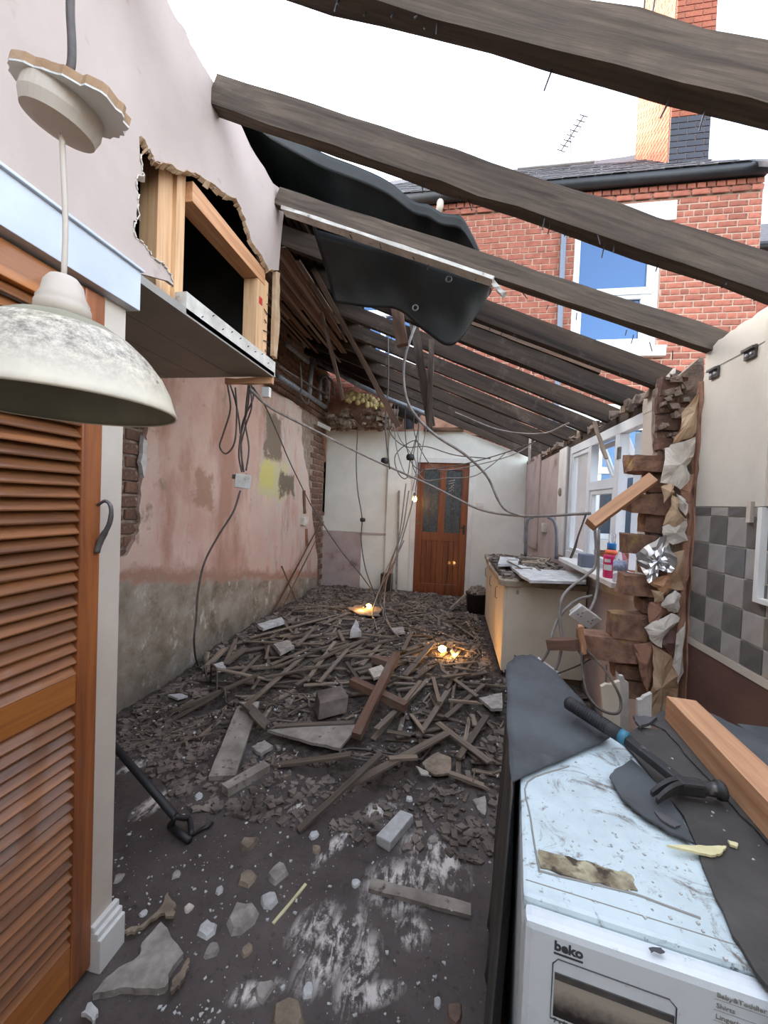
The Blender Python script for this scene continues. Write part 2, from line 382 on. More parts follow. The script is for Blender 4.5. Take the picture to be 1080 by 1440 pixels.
M['tiledark'] = mat_rough('dark_slate_tile', sr(112, 110, 106), sr(90, 88, 86), 10, 0.3, 0.08, 30, objvar=0.1)
M['tilelight'] = mat_rough('grey_tile', sr(164, 160, 154), sr(146, 142, 137), 10, 0.3, 0.08, 30, objvar=0.06)
M['grout'] = mat_rough('tile_grout', sr(218, 214, 204), sr(200, 196, 186), 10, 0.9, 0.2, 60)
M['brown'] = mat_rough('brown_wall_paint', sr(106, 78, 70), sr(92, 66, 60), 5, 0.6, 0.1, 60, spots=sr(130, 104, 96), spot_thr=(0.68, 0.8))
M['skyglass'] = None
t = NT('window_glass'); t.col((0.03, 0.05, 0.09)); t.rough(0.04); t.b.inputs['IOR'].default_value = 2.2; t.b.inputs['Specular Tint'].default_value = (0.32, 0.56, 1, 1); M['skyglass'] = t.m  # blue of the reflected sky put into the specular tint
t = NT('clear_pane'); t.col((0.9, 0.95, 0.95)); t.rough(0.02); t.b.inputs['Transmission Weight'].default_value = 1.0; t.b.inputs['IOR'].default_value = 1.2; M['pane'] = t.m
t = NT('door_glass'); t.col(t.mix(t.ramp(t.noise(30, 4), 0.4, 0.6), sr(56, 62, 64), sr(78, 86, 88))); t.rough(0.25); t.bump(t.noise(120, 3), 0.5, 0.003); M['doorglass'] = t.m
t = NT('appliance_white')
_c = t.mix(t.ramp(t.noise(5, 6, 0.7), 0.5, 0.75), sr(214, 222, 226), sr(190, 198, 202))
_c = t.mix(t.ramp(t.noise(14, 7, 0.75), 0.62, 0.72), _c, sr(112, 104, 98)); t.col(_c); t.rough(0.35); M['appliance'] = t.m
t = NT('appliance_dirty_lid')
_c = t.mix(t.ramp(t.noise(5, 6, 0.7), 0.45, 0.75), sr(200, 216, 220), sr(172, 186, 190))
_c = t.mix(t.ramp(t.noise(60, 5, 0.7), 0.6, 0.7), _c, sr(84, 78, 74)); _c = t.mix(t.ramp(t.noise(7, 8, 0.78, dist=1.5), 0.54, 0.64), _c, sr(104, 95, 86)); t.col(_c); t.rough(0.5); M['lid'] = t.m
t = NT('lamp_enamel')
_c = t.mix(t.ramp(t.noise(4, 6, 0.7), 0.4, 0.6), sr(224, 216, 192), sr(206, 198, 180)); _zz = t.xyz()[2]; _c = t.mix(t.math('MULTIPLY', t.ramp(t.noise(70, 8, 0.85), 0.40, 0.62), t.ramp(_zz, 0.015, 0.07)), _c, sr(112, 102, 94)); _c = t.mix(t.ramp(t.noise(24, 6, 0.8), 0.64, 0.7), _c, sr(70, 62, 56))
t.col(_c); t.rough(0.4); M['enamel'] = t.m
t = NT('lamp_inside'); t.col(t.mix(t.ramp(t.noise(5, 4), 0.4, 0.6), sr(146, 143, 122), sr(128, 125, 104))); t.rough(0.5); M['enamelin'] = t.m
M['bulb'] = mat_glow('lit_bulb', (1.0, 0.46, 0.09), 26.0)
t = NT('bottle_plastic'); t.col((0.92, 0.95, 0.96)); t.rough(0.1); t.b.inputs['Transmission Weight'].default_value = 0.85; t.b.inputs['IOR'].default_value = 1.25; M['clearplastic'] = t.m
M['pink'] = mat_plain('pink_bottle', sr(214, 46, 104), 0.35); M['orange'] = mat_plain('orange_band', sr(236, 110, 60), 0.4); M['bluecap'] = mat_plain('blue_cap', sr(48, 132, 206), 0.35)
M['labelpaper'] = mat_rough('bottle_label', sr(196, 206, 226), sr(120, 140, 190), 60, 0.5, 0.0)
M['printgrey'] = mat_plain('print_grey', sr(70, 72, 76), 0.5); M['printlight'] = mat_plain('print_light_grey', sr(150, 148, 142), 0.6)
M['yellow'] = mat_plain('yellow_sticker', sr(206, 186, 64), 0.5); M['redplastic'] = mat_plain('red_plastic', sr(196, 60, 56), 0.45)
M['teal'] = mat_plain('teal_band', sr(62, 126, 150), 0.5); M['greybox'] = mat_plain('grey_plastic_box', sr(112, 122, 138), 0.5)
M['yellowbrick'] = mat_rough('yellow_yard_brick', sr(206, 164, 96), sr(176, 134, 76), 9, 0.9, 0.3, 60, objvar=0.1)
M['yard'] = mat_rough('yard_concrete', sr(150, 146, 140), sr(126, 122, 116), 4, 0.9, 0.3, 40)
M['splinter'] = mat_rough('pale_splinter', sr(228, 222, 176), sr(206, 198, 150), 14, 0.7, 0.3, 60)
# ================================================================ THE SETTING
XL, XB, XR, YF, YH = -2.03, -1.0, 1.05, 6.14, 6.34     # pink wall, closet plane, right wall, far wall, house front
def ztop(X): return 3.07 - 0.415 * (X + 1.0)           # top edge of the rafters
def hgt(x, y):
    """height of the rubble bed on the floor"""
    a = 0.09 * math.exp(-((x + 1.15) / 0.75) ** 2 - ((y - 3.8) / 1.05) ** 2) + 0.03 * math.exp(-((x + 0.3) / 0.8) ** 2 - ((y - 3.2) / 0.7) ** 2)
    a += 0.06 * max(0, min(1, (y - 2.0) / 1.5))
    n = noise.noise((x * 2.2, y * 2.2, 3.1)) * 0.035 + noise.noise((x * 7, y * 7, 8.1)) * 0.018
    e = max(0.0, min(1.0, (y - 1.75) / 0.5))
    return max(-0.004, (a + n * 1.2) * e - 0.004 * (1 - e))

# floor: dirty dark lino with scuffed white plaster dust
t = NT('scuffed_dark_floor'); x_, y_, z_ = t.xyz()
base = t.mix(t.ramp(t.noise(3.0, 8, 0.65), 0.35, 0.68), sr(67, 60, 57), sr(96, 88, 84)); base = t.mix(t.ramp(t.noise(38, 6, 0.7), 0.55, 0.72), base, sr(46, 41, 39))
base = t.mix(t.ramp(t.noise(70, 4, 0.6), 0.66, 0.72), base, sr(150, 142, 134))
def blob(cx, cy, rx, ry, rot):
    m = t.map((1, 1, 1), (0, 0, 0), (0, 0, 0)); n = t.node('ShaderNodeMapping', vector_type='TEXTURE'); t.l.new(t.co, n.inputs[0])
    n.inputs[1].default_value = (cx, cy, 0); n.inputs[2].default_value = (0, 0, rot); n.inputs[3].default_value = (rx, ry, 1)
    v = t.node('ShaderNodeVectorMath', operation='LENGTH'); t.l.new(n.outputs[0], v.inputs[0]); return t.ramp(v.outputs['Value'], 1.0, 0.45)
tot = None
for (bx_, by_, ex, ey, rx, ry) in ((470, 1330, 500, 1290, .16, .07), (505, 1365, 520, 1330, .12, .05), (560, 1245, 640, 1235, .14, .10), (440, 1300, 460, 1280, .10, .05), (535, 1140, 560, 1130, .09, .06),
        (215, 1130, 190, 1150, .10, .05), (195, 1075, 230, 1060, .13, .04), (418, 1135, 430, 1130, .05, .05), (610, 1205, 640, 1230, .16, .10), (400, 1060, 450, 1060, .2, .06), (580, 1310, 590, 1350, .06, .05),
        (470, 1190, 480, 1180, .12, .03), (360, 1395, 380, 1390, .08, .03), (520, 1400, 560, 1390, .1, .03)):
    a, b = P(bx_, by_, Z=0), P(ex, ey, Z=0); m = blob(a.x, a.y, rx * 1.15, ry * 1.25, math.atan2(b.y - a.y, b.x - a.x))
    tot = m if tot is None else t.math('MAXIMUM', tot, m)
st = t.noise(1.0, 7, 0.72, t.map((26, 9, 1), rot=(0, 0, 0.5)), 1.0); st2 = t.noise(16, 7, 0.7)
msk = t.math('MULTIPLY', tot, t.ramp(t.math('ADD', t.math('MULTIPLY', st, 0.6), t.math('MULTIPLY', st2, 0.4)), 0.47, 0.56))
t.col(t.mix(msk, base, sr(218, 212, 204))); t.rough(t.ramp(t.noise(4, 5), 0.3, 0.7, 0.35, 0.75)); t.bump(t.noise(50, 8, 0.7), 0.5, 0.006)
M['floor'] = t.m
struct(MB().box((-2.4, -1.6, -0.12), (1.35, 6.32, 0.0)).build('floor', M['floor']), 'dark dirty kitchen floor smeared with white plaster dust')
NB = 150
bed = MB().grid(110, NB, lambda u, v: ((lambda x, y: (x, y, hgt(x, y) + (rnd.uniform(-.009, .009) if y > 2.0 else 0)))(-2.025 + u * 3.065, 1.75 + v * 4.37)))
_uc = lambda f: (sum(bed.v[i][0] for i in f) / 4, sum(bed.v[i][1] for i in f) / 4)
bed.f = [f for f in bed.f if not (_uc(f)[0] > 0.47 and 3.30 < _uc(f)[1] < 4.92)]      # none inside the kitchen units
tag(bed.build('rubble_bed', M['dirt']), 'dark crushed plaster and soot rubble covering the far floor', 'rubble', kind='stuff')
# yard outside
struct(MB().box((1.36, -1.6, -0.16), (9, 12.0, -0.04)).build('ground', M['yard']), 'pale concrete yard outside the window wall')

# ---------------- left wall: brick core, plaster coat, exposed bricks
t = NT('patched_pink_plaster'); x_, y_, z_ = t.xyz()
c = t.mix(t.ramp(t.noise(1.6, 7, 0.6), 0.38, 0.62), sr(190, 154, 138), sr(204, 178, 162)); c = t.mix(t.ramp(t.noise(2.4, 5, 0.6, t.map((1, 1, .35), (3, 1, 2))), 0.5, 0.64), c, sr(170, 130, 112))
c = t.mix(t.ramp(t.noise(4.5, 7, 0.7, t.map((1, 1, 1), (5, 2, 1))), 0.6, 0.68), c, sr(150, 128, 108)); c = t.mix(t.ramp(t.noise(9, 7, 0.75, t.map((1, 3, .5))), 0.62, 0.72, 0, .6), c, sr(206, 196, 184))
far_f = t.ramp(t.math('ADD', y_, t.math('MULTIPLY', t.noise(3, 4), 0.8)), 3.9, 4.9); c = t.mix(t.math('MULTIPLY', far_f, t.ramp(t.noise(6, 6, 0.7, t.map((1, 2, .4))), 0.4, 0.6)), c, sr(186, 176, 166))
def rect(px0, py0, px1, py1, soft=0.06):
    a, b = P(px0, py0, X=XL), P(px1, py1, X=XL); n1 = t.math('MULTIPLY', t.math('SUBTRACT', t.noise(7, 6, 0.7), 0.5), 0.45)
    fy = t.math('ABSOLUTE', t.math('SUBTRACT', y_, (a.y + b.y) / 2)); fz = t.math('ABSOLUTE', t.math('SUBTRACT', z_, (a.z + b.z) / 2))
    my = t.ramp(t.math('ADD', fy, n1), abs(a.y - b.y) / 2, abs(a.y - b.y) / 2 - soft); mz = t.ramp(t.math('ADD', fz, n1), abs(a.z - b.z) / 2, abs(a.z - b.z) / 2 - soft)
    return t.math('MULTIPLY', my, mz)
c = t.mix(rect(372, 572, 396, 655), c, sr(118, 104, 88)); c = t.mix(rect(364, 640, 405, 705), c, sr(188, 180, 140)); c = t.mix(t.math('MULTIPLY', rect(366, 645, 385, 690), 0.8), c, sr(198, 190, 104))
c = t.mix(rect(392, 660, 414, 700), c, sr(110, 98, 82)); c = t.mix(t.math('MULTIPLY', rect(272, 660, 300, 720), 0.8), c, sr(158, 120, 98))
tide = t.math('ADD', t.math('ADD', z_, t.math('MULTIPLY', y_, 0.17)), t.math('MULTIPLY', t.math('SUBTRACT', t.noise(5, 7, 0.7), 0.5), 0.3))
g = t.mix(t.ramp(t.noise(4, 7, 0.7), 0.36, 0.62), sr(122, 110, 92), sr(166, 156, 142)); g = t.mix(t.ramp(t.noise(7, 8, 0.75, t.map((1, 1, .6), (9, 4, 4))), 0.56, 0.68), g, sr(206, 202, 194)); g = t.mix(t.ramp(t.noise(3, 6, 0.7, t.map(loc=(2, 8, 1))), 0.56, 0.7), g, sr(96, 88, 66))
low = t.ramp(z_, 0.28, 0.02); g = t.mix(t.math('MULTIPLY', low, t.noise(6, 5)), g, sr(66, 58, 50))
c = t.mix(t.ramp(tide, 1.27, 1.20), c, g)
c = t.mix(t.math('MULTIPLY', t.ramp(tide, 1.20, 1.24), t.ramp(tide, 1.34, 1.27)), c, sr(160, 126, 108))
t.col(c); t.rough(0.9); t.bump(t.noise(14, 9, 0.75), 0.6, 0.02); M['pinkplaster'] = t.m

wl = struct(MB().box((-2.36, 1.0, 0), (-2.07, 6.31, 3.46)).build('wall_left', M['oldmortar']), 'long damp stained wall of patched pink plaster over brick')
edge = [P(a, b, X=XL) for a, b in ((204, 530), (206, 592), (208, 622), (202, 650), (199, 680), (196, 712), (198, 735), (190, 760), (178, 781), (160, 788))]
yl = 1.12
right_edge = [P(a, b, X=XL) for a, b in ((446, 822), (446, 780), (442, 745), (437, 705), (434, 675), (428, 645), (424, 618), (424, 590))]
poly = rag(edge, 0.012, 4, seed=3) + [Vector((XL, yl, edge[-1].z)), Vector((XL, yl, 0)), Vector((XL, right_edge[0].y, 0))] + rag(right_edge, 0.03, 4, seed=4) + rag([Vector((XL, right_edge[-1].y, 2.6)), Vector((XL, 4.9, 2.62)), Vector((XL, 4.0, 2.6)), Vector((XL, 3.0, 2.61)), Vector((XL, edge[0].y, 2.6))], 0.02, 5, seed=5)
MB().slab([p for p in poly], (-0.035, 0, 0)).build('plaster_coat', M['pinkplaster'], wl)
strip = [P(a, b, X=XL) for a, b in ((456, 612), (470, 618), (470, 668), (466, 720), (461, 690), (459, 650))]
MB().slab([Vector((p.x, min(p.y, 6.12), p.z)) for p in rag(strip, 0.02, 3, True, 9)], (-0.035, 0, 0)).build('plaster_strip', M['plasterbrown'], wl)
# loose plaster lip on the exposed brick edge
lip = [P(a, b, X=XL + 0.012) for a, b in ((203, 612), (208, 625), (207, 652), (203, 672), (198, 650))]
MB().slab(rag(lip, 0.01, 3, True, 2), (-0.03, 0.0, 0)).build('plaster_lip', M['gypsum'], wl)

def brick_mesh(name, l, d, h, mat, jit=0.006, bev=True):
    mb = MB().obox((0, 0, 0), (l / 2, 0, 0), (0, d / 2, 0), (0, 0, h / 2), jit); m = mb.mesh(name)
    if bev:
        bm = bmesh.new(); bm.from_mesh(m); bmesh.ops.bevel(bm, geom=bm.edges[:], offset=min(l, h) * 0.08, segments=1, affect='EDGES'); bm.to_mesh(m); bm.free()
    m.materials.append(mat); return m
def put(mesh, loc, parent, rot=(0, 0, 0), scale=(1, 1, 1), name='brick'):
    o = bpy.data.objects.new(name, mesh); link(o, parent); o.location = loc; o.rotation_euler = rot; o.scale = scale; return o
BL = [brick_mesh('brick', 0.215, 0.06, 0.072, M['oldbrick']) for _ in range(4)]
def brick_patch(parent, X, y0, y1, z0, z1, ch=0.086, bl=0.232, rot=PI / 2, keep=None):
    r = int((z1 - z0) / ch)
    for k in range(r):
        y = y0 - (0.5 * bl if k % 2 else 0)
        while y < y1:
            if keep is None or keep(y, z0 + k * ch): put(rnd.choice(BL), (X + rnd.uniform(-.006, .006), y + bl / 2, z0 + (k + .5) * ch), parent, (rnd.uniform(-.03, .03), rnd.uniform(-.03, .03), rot))
            y += bl
brick_patch(wl, -2.085, 1.86, 2.46, 0.80, 2.08)
brick_patch(wl, -2.085, 5.62, 5.98, 0.05, 2.60)
# bare wall above the plaster, up to the roof
brick_patch(wl, -2.075, 3.85, 5.98, 2.64, 3.36)

# ---------------- closet and bulkhead (near left)
wc = MB()
wc.box((-2.06, 0.987, 0.0), (-1.0, 1.062, 2.0))                       # end of the closet wall
wc.box((-1.06, -1.6, 0.0), (-1.0, 0.422, 3.02))
struct(wc.build('wall_closet', M['cream']), 'cream closet wall beside the louvred door')
sk = MB()
for (x0, x1, z0, z1) in ((-1.0, -0.962, 0, 0.10), (-1.0, -0.972, 0.10, 0.118), (-1.0, -0.984, 0.118, 0.136)): sk.box((x0, 0.985, z0), (x1, 1.075, z1))
struct(sk.build('baseboard_closet', M['white'], bevel=0.003), 'short white moulded skirting at the foot of the cream closet wall')

ln = MB().box((-1.02, -0.6, 1.972), (-0.965, 1.078, 2.088)); ln.box((-1.02, -0.6, 2.088), (-0.955, 1.082, 2.096))
struct(ln.build('trim_1', M['lintel'], bevel=0.002), 'white gloss painted lintel board over the louvred door')

# bulkhead: pale pink board with a torn hole
H = lambda x, y: P(x, y, X=XB)
top = [Vector((XB, -1.6, 3.07)), H(232, -8), H(246, 22), H(262, 44), H(268, 62), H(286, 92), H(302, 118), H(322, 152), H(340, 178), H(352, 205), H(372, 236), H(384, 258), H(401, 272)]
rightedge = [H(399, 300), H(395, 340), H(392, 380)]
hole_top = [H(x / 2.4, y / 2.4) for x, y in ((925, 912), (905, 912), (880, 858), (850, 820), (830, 760), (812, 705), (792, 668), (742, 642), (690, 605), (640, 582), (600, 572), (560, 552), (520, 545), (512, 520), (498, 505), (484, 470), (470, 460))]
hole_left = [H(x / 2.4, y / 2.4) for x, y in ((472, 520), (478, 575), (483, 590), (457, 603), (462, 640), (468, 690), (462, 735), (450, 752), (455, 800), (490, 830), (505, 860), (545, 885), (552, 900), (575, 925), (584, 962))]
bot = [H(236, 395), Vector((XB, 1.076, 2.094)), Vector((XB, -1.6, 2.094))]
pl = rag(top, 0.004, 3, seed=11) + rightedge + rag(hole_top, 0.006, 3, seed=12) + rag(hole_left, 0.006, 3, seed=13) + bot
wb = struct(MB().slab(pl, (-0.013, 0, 0)).build('wall_bulkhead', M['pinkwall']), 'pale pink plasterboard bulkhead wall with a torn hole')
# torn paper and gypsum edge of the hole (curls)
for i, (pp, m_) in enumerate(((hole_top, 'paper'), (hole_left, 'paperwhite'))):
    mb = MB(); q = rag(pp, 0.006, 3, seed=20 + i)
    for a, b in zip(q[:-1], q[1:]):
        w_ = rnd.uniform(0.006, 0.02); o_ = Vector((rnd.uniform(0.0, .008), 0, 0)); dn = Vector((0, rnd.uniform(-.4, .4), -1)) if i == 0 else Vector((0, 1, rnd.uniform(-.5, .2)))
        mb.add([a + o_, b + o_, b + dn * w_ + Vector((-.012, 0, 0)), a + dn * w_ * rnd.uniform(.6, 1.3) + Vector((-.012, 0, 0))], [(0, 1, 2, 3)])
    mb.build('torn_edge', M[m_], wb, solid=0.003)
# board thickness strip beside the right stud and plaster crumbs
mb = MB().slab(rag([H(388, 382), H(394, 384), H(393, 420), H(394, 448), H(389, 505), H(385, 500)], 0.006, 3, True, 4), (-0.02, 0, 0)); mb.build('torn_edge', M['paper'], wb)
# scratches on the board are faint dents: thin raised scuffs
# soffit boards of the bulkhead
so = struct(MB().box((-2.03, 1.078, 2.098), (-1.03, 2.05, 2.12)).build('ceiling_bulkhead', M['void']), 'grey boarded underside of the bulkhead')
nb = 5
for k in range(nb):
    x0 = -2.03 + (1.0 / nb) * k; MB().box((x0 + 0.003, 1.078, 2.082), (x0 + 1.0 / nb - 0.001, 2.05, 2.1)).build('plank', M['soffit'], so)
fs = MB().box((-1.03, 1.078, 2.078), (-0.998, 2.06, 2.105)).build('soffit_edge_trim', M['soffit'], so)
ft = MB().box((-1.045, 1.33, 2.085), (-0.998, 2.07, 2.165)).build('edge_board', M['whitedirt'], so)
for k in range(9):
    y = 1.42 + k * 0.07; z = 2.13 + rnd.uniform(-.02, .02); MB().bar((-0.999, y, z), (-0.991, y + .002, z + .005), 0.003, 0.003).build('nail', M['darksteel'], ft)
MB().box((-2.05, 1.0, 2.12), (-2.035, 2.0, 3.02)).build('back_board', M['void'], so)
MB().box((-2.05, 1.0, 2.9), (-1.2, 1.06, 3.02)).build('back_board', M['void'], so)
struct(MB().box((-2.05, 0.95, 2.11), (-1.02, 1.0, 3.05)).build('wall_void', M['void']), 'dark back of the bulkhead void')

# bulkhead studs (fresh pine)
def stud(lbl, pts): pass
sx = -1.016
def Q(x, y, X): return P(x, y, X=X)
st_ = MB(); a = Q(258, 240, -1.04); b = Q(258, 408, -1.04)
s1 = thing('wall_stud', 'fresh pine stud with red-brown knots in the middle of the torn hole', 'stud', (-1.05, 1.39, 2.12))
y1 = Q(262, 330, -1.02).y
MB().box((-.075, y1 - 1.39 - .022, 0.0), (.004, y1 - 1.39 + .024, 0.66)).build('post', M['pine'], s1, bevel=.002)
MB().box((-.085, y1 - 1.39 - .095, 0.0), (-.012, y1 - 1.39 - .0225, 0.48)).build('cripple', M['pine'], s1, bevel=.002)
y2 = Q(371, 440, -1.02).y
s2 = thing('wall_stud', 'pair of pine studs with a red stamp at the open end of the bulkhead', 'stud', (-1.05, y2, 2.165))
MB().box((-.045, -.075, 0), (.03, .0, 0.36)).build('post', M['pine'], s2, bevel=.002); MB().box((-.045, .003, 0), (.026, .05, 0.40)).build('post', M['pine'], s2, bevel=.002)
MB().box((.0295, -.055, .245), (.0315, -.022, .28)).build('red_stamp', M['redplastic'], s2)
for k in range(7): MB().bar((.03, rnd.uniform(-.01, .045), .03 + k * .05), (.036, rnd.uniform(-.01, .045), .035 + k * .05), .004, .004).build('nail', M['darksteel'], s2)
n1a, n1b = Q(205, 228, -1.05), Q(262, 268, -1.05)
z1 = (n1a.z + n1b.z) / 2
o = MB().box((-1.10, 1.02, 2.60), (-1.018, y1 - .024, 2.655)).build('noggin', M['pine_y'], bevel=.002); tag(o, 'short pine noggin running left from the middle stud in the torn hole', 'timber')
o = MB().box((-1.10, y1 + .026, 2.5255), (-1.018, y2 - .0, 2.60)).build('noggin', M['pine_y'], bevel=.002); tag(o, 'pine rail along the torn top edge between the two studs', 'timber')

# ---------------- far wall with the door opening
wf = MB()
T = lambda x, y: P(x, y, Y=YF)
prof = [(-1.025, 0), (-0.64, 0), (-0.64, 2.12), (0.28, 2.12), (0.28, 0), (1.10, 0), (1.10, 2.16), (0.72, 2.30), (0.3, 2.46), (0.02, 2.55), (-1.025, 2.52)]
wf.slab([Vector((x, YF, z)) for x, z in prof], (0, 0.14, 0))
wfo = struct(wf.build('wall_far', M['farwhite']), 'white painted far wall around the wooden door')
MB().box((-2.07, YF + 0.05, 0.93), (-1.02, YF + 0.14, 2.56)).build('recessed_panel', M['farwhite'], wfo)
M['farlow'] = mat_rough('pinkish_grey_bare_plaster', sr(186, 172, 168), sr(166, 150, 146), 3, 0.85, 0.3, 40, spots=sr(90, 80, 74), spot_thr=(0.62, 0.8), spot_scale=3)
MB().box((-2.07, YF + 0.056, 0.0), (-1.02, YF + 0.14, 0.93)).build('bare_plaster_band', M['farlow'], wfo)
MB().box((-1.42, YF + 0.046, 0.0), (-1.02, YF + 0.10, 0.90)).build('white_boxing', M['farwhite'], wfo)
MB().box((-1.44, YF + 0.03, 0.90), (-0.99, YF + 0.10, 0.93)).build('dado_strip', M['farlow'], wfo)
# broken ledge and render above the recessed panel
lg = MB(); 
for k in range(26): 
    x = -2.03 + k * 0.04; lg.obox((x, YF + 0.05, 2.58 + rnd.uniform(-.02, .05)), (.03, 0, 0), (0, .05, 0), (0, 0, .03), .02)
lg.build('rubble_ledge', M['oldmortar'], wfo)
MB().box((-2.07, YF + .10, 2.50), (1.1, YF + .16, 3.0)).build('bare_render', M['plasterbrown'], wfo)

# ---------------- right wall near (tiles, cream panel, brown dado)
YE = 1.975
wr = struct(MB().box((XR + 0.012, -1.6, 0.0), (XR + 0.25, YE + 0.0, 2.15)).build('wall_right', M['oldmortar']), 'right kitchen wall with grey tiles over brown paint')
MB().box((XR + 0.0, -1.6, 0.0), (XR + 0.013, YE - 0.012, 0.855)).build('brown_dado', M['brown'], wr)
MB().box((XR - 0.004, -1.6, 0.853), (XR + 0.013, YE - 0.01, 0.882)).build('adhesive_band', M['cream'], wr)
MB().box((XR + 0.004, -1.6, 0.882), (XR + 0.013, YE + 0.003, 1.455)).build('grout_bed', M['grout'], wr)
TS = 0.1115; GR = 0.0045
tm = {}
for k in ('tiledark', 'tilelight'):
    m = MB().box((-0.004, -(TS - GR) / 2, -(TS - GR) / 2), (0.004, (TS - GR) / 2, (TS - GR) / 2)).mesh('tile')
    bm = bmesh.new(); bm.from_mesh(m); bmesh.ops.bevel(bm, geom=bm.edges[:], offset=0.0015, segments=1, affect='EDGES'); bm.to_mesh(m); bm.free(); m.materials.append(M[k]); tm[k] = m
zs = [0.882, 0.9735, 1.083, 1.194, 1.3055, 1.4175, 1.4545]
ys = [1.978, 1.962]; 
while ys[-1] > 0.2: ys.append(ys[-1] - 0.1065)
TRIMY, TRIMZ = 1.545, 1.13
for r in range(6):
    for c_ in range(len(ys) - 1):
        z0, z1_ = zs[r], zs[r + 1]; ya, yb = ys[c_ + 1], ys[c_]
        if r == 0: pass
        k = 'tilelight' if (r + c_) % 2 else 'tiledark'
        put(tm[k], (XR + 0.003, (ya + yb) / 2, (z0 + z1_) / 2), wr, (0, 0, 0), (1, (yb - ya - GR) / (TS - GR), (z1_ - z0 - GR) / (TS - GR)), 'tile')
MB().box((XR - 0.022, -0.5, TRIMZ), (XR + .004, TRIMY, TRIMZ + 0.016)).build('white_trim', M['white'], wr); MB().box((XR - 0.022, TRIMY, TRIMZ), (XR + .004, TRIMY + 0.02, 1.455)).build('white_trim', M['white'], wr)
MB().box((XR - .014, 1.612, 1.40), (XR + .002, 1.632, 1.475)).build('clip', M['cream'], wr)
M['panel'] = mat_rough('bare_cream_plaster', sr(206, 199, 186), sr(192, 184, 172), 3, 0.8, 0.12, 60, spots=sr(170, 156, 136), spot_thr=(0.66, 0.8), spot_scale=6)
cp = [Vector((XR, -1.6, 1.455)), Vector((XR, YE - 0.012, 1.457))] + rag([Vector((XR, YE - 0.01, 1.46)), Vector((XR, YE - .02, 1.7)), Vector((XR, YE - 0.012, 2.0)), Vector((XR, YE - .03, 2.13))], 0.006, 6, seed=5)[1:] + rag([Vector((XR, YE - .03, 2.13)), Vector((XR, 1.75, 2.155)), Vector((XR, 1.5, 2.15)), Vector((XR, 1.2, 2.17))], 0.007, 8, seed=6)[1:] + [Vector((XR, -1.6, 2.17))]
MB().slab(cp, (0.013, 0, 0)).build('cream_plaster', M['panel'], wr)
MB().box((XR - .012, -.6, 1.458), (XR + .004, 1.585, 2.14)).build('boxing', M['cream'], wr); MB().box((XR - .018, 1.545, 1.458), (XR - .008, 1.585, 2.1)).build('boxing_edge', M['panel'], wr)
MB().box((XR - .002, 1.59, 2.035), (XR + .002, 1.95, 2.038)).build('pencil_line', M['printlight'], wr)

# ---------------- right wall far: window wall
ww = MB()
ww.box((XR, 2.12, 0.0), (XR + 0.24, 6.14, 0.97)); ww.box((XR, 4.03, 0.97), (XR + 0.24, 6.14, 2.01)); ww.box((XR, 2.12, 0.97), (XR + .24, 2.50, 2.02))
wwo = struct(ww.build('wall_window', M['farlow']), 'pinkish plastered window wall above the kitchen units')
MB().box((XR - .006, 2.2, 1.45), (XR + .002, 2.50, 2.04)).build('plaster_panel', M['cream'], wwo)
MB().slab(rag([Vector((XR - .008, 2.2, 1.98)), Vector((XR - .008, 2.5, 1.98)), Vector((XR - .008, 2.5, 2.07)), Vector((XR - .008, 2.2, 2.14))], .012, 4, True, 7), (.012, 0, 0)).build('plaster_top', M['paperwhite'], wwo)
MB().box((XR - .012, 4.03, 0.98), (XR + .002, 4.30, 2.02)).build('white_reveal', M['white'], wwo); MB().box((XR - .012, 5.2, 0.9), (XR + .002, 6.13, 2.1)).build('white_reveal', M['farlow'], wwo)
MB().slab(rag([Vector((XR - .004, 2.10, 0.95)), Vector((XR - .004, 3.2, 0.86)), Vector((XR - .004, 3.2, 0.965)), Vector((XR - .004, 2.5, 0.965)), Vector((XR - .004, 2.47, 1.42)), Vector((XR - .004, 2.1, 1.42))], .015, 4, True, 8), (.01, 0, 0)).build('plaster_patch', M['paperwhite'], wwo)
# wall plate: rough dark timber and mortar along the top
wp = MB().bar((XR + .1, 2.2, 2.035), (XR + .1, 6.13, 2.038), .16, .05, seg=30, jit=.006); struct(wp.build('trim_2', M['oldwood']), 'charred timber wall plate under the rafter feet above the window')
cr = MB()
for k in range(160):
    y = rnd.uniform(2.2, 6.1); cr.obox((XR + rnd.uniform(-.01, .18), y, 2.068 + rnd.uniform(0, .03)), (rnd.uniform(.01, .04), 0, rnd.uniform(-.01, .01)), (0, rnd.uniform(.01, .04), 0), (0, 0, rnd.uniform(.008, .03)), .01)
cr.build('mortar_crumble', M['oldmortar'], wwo)

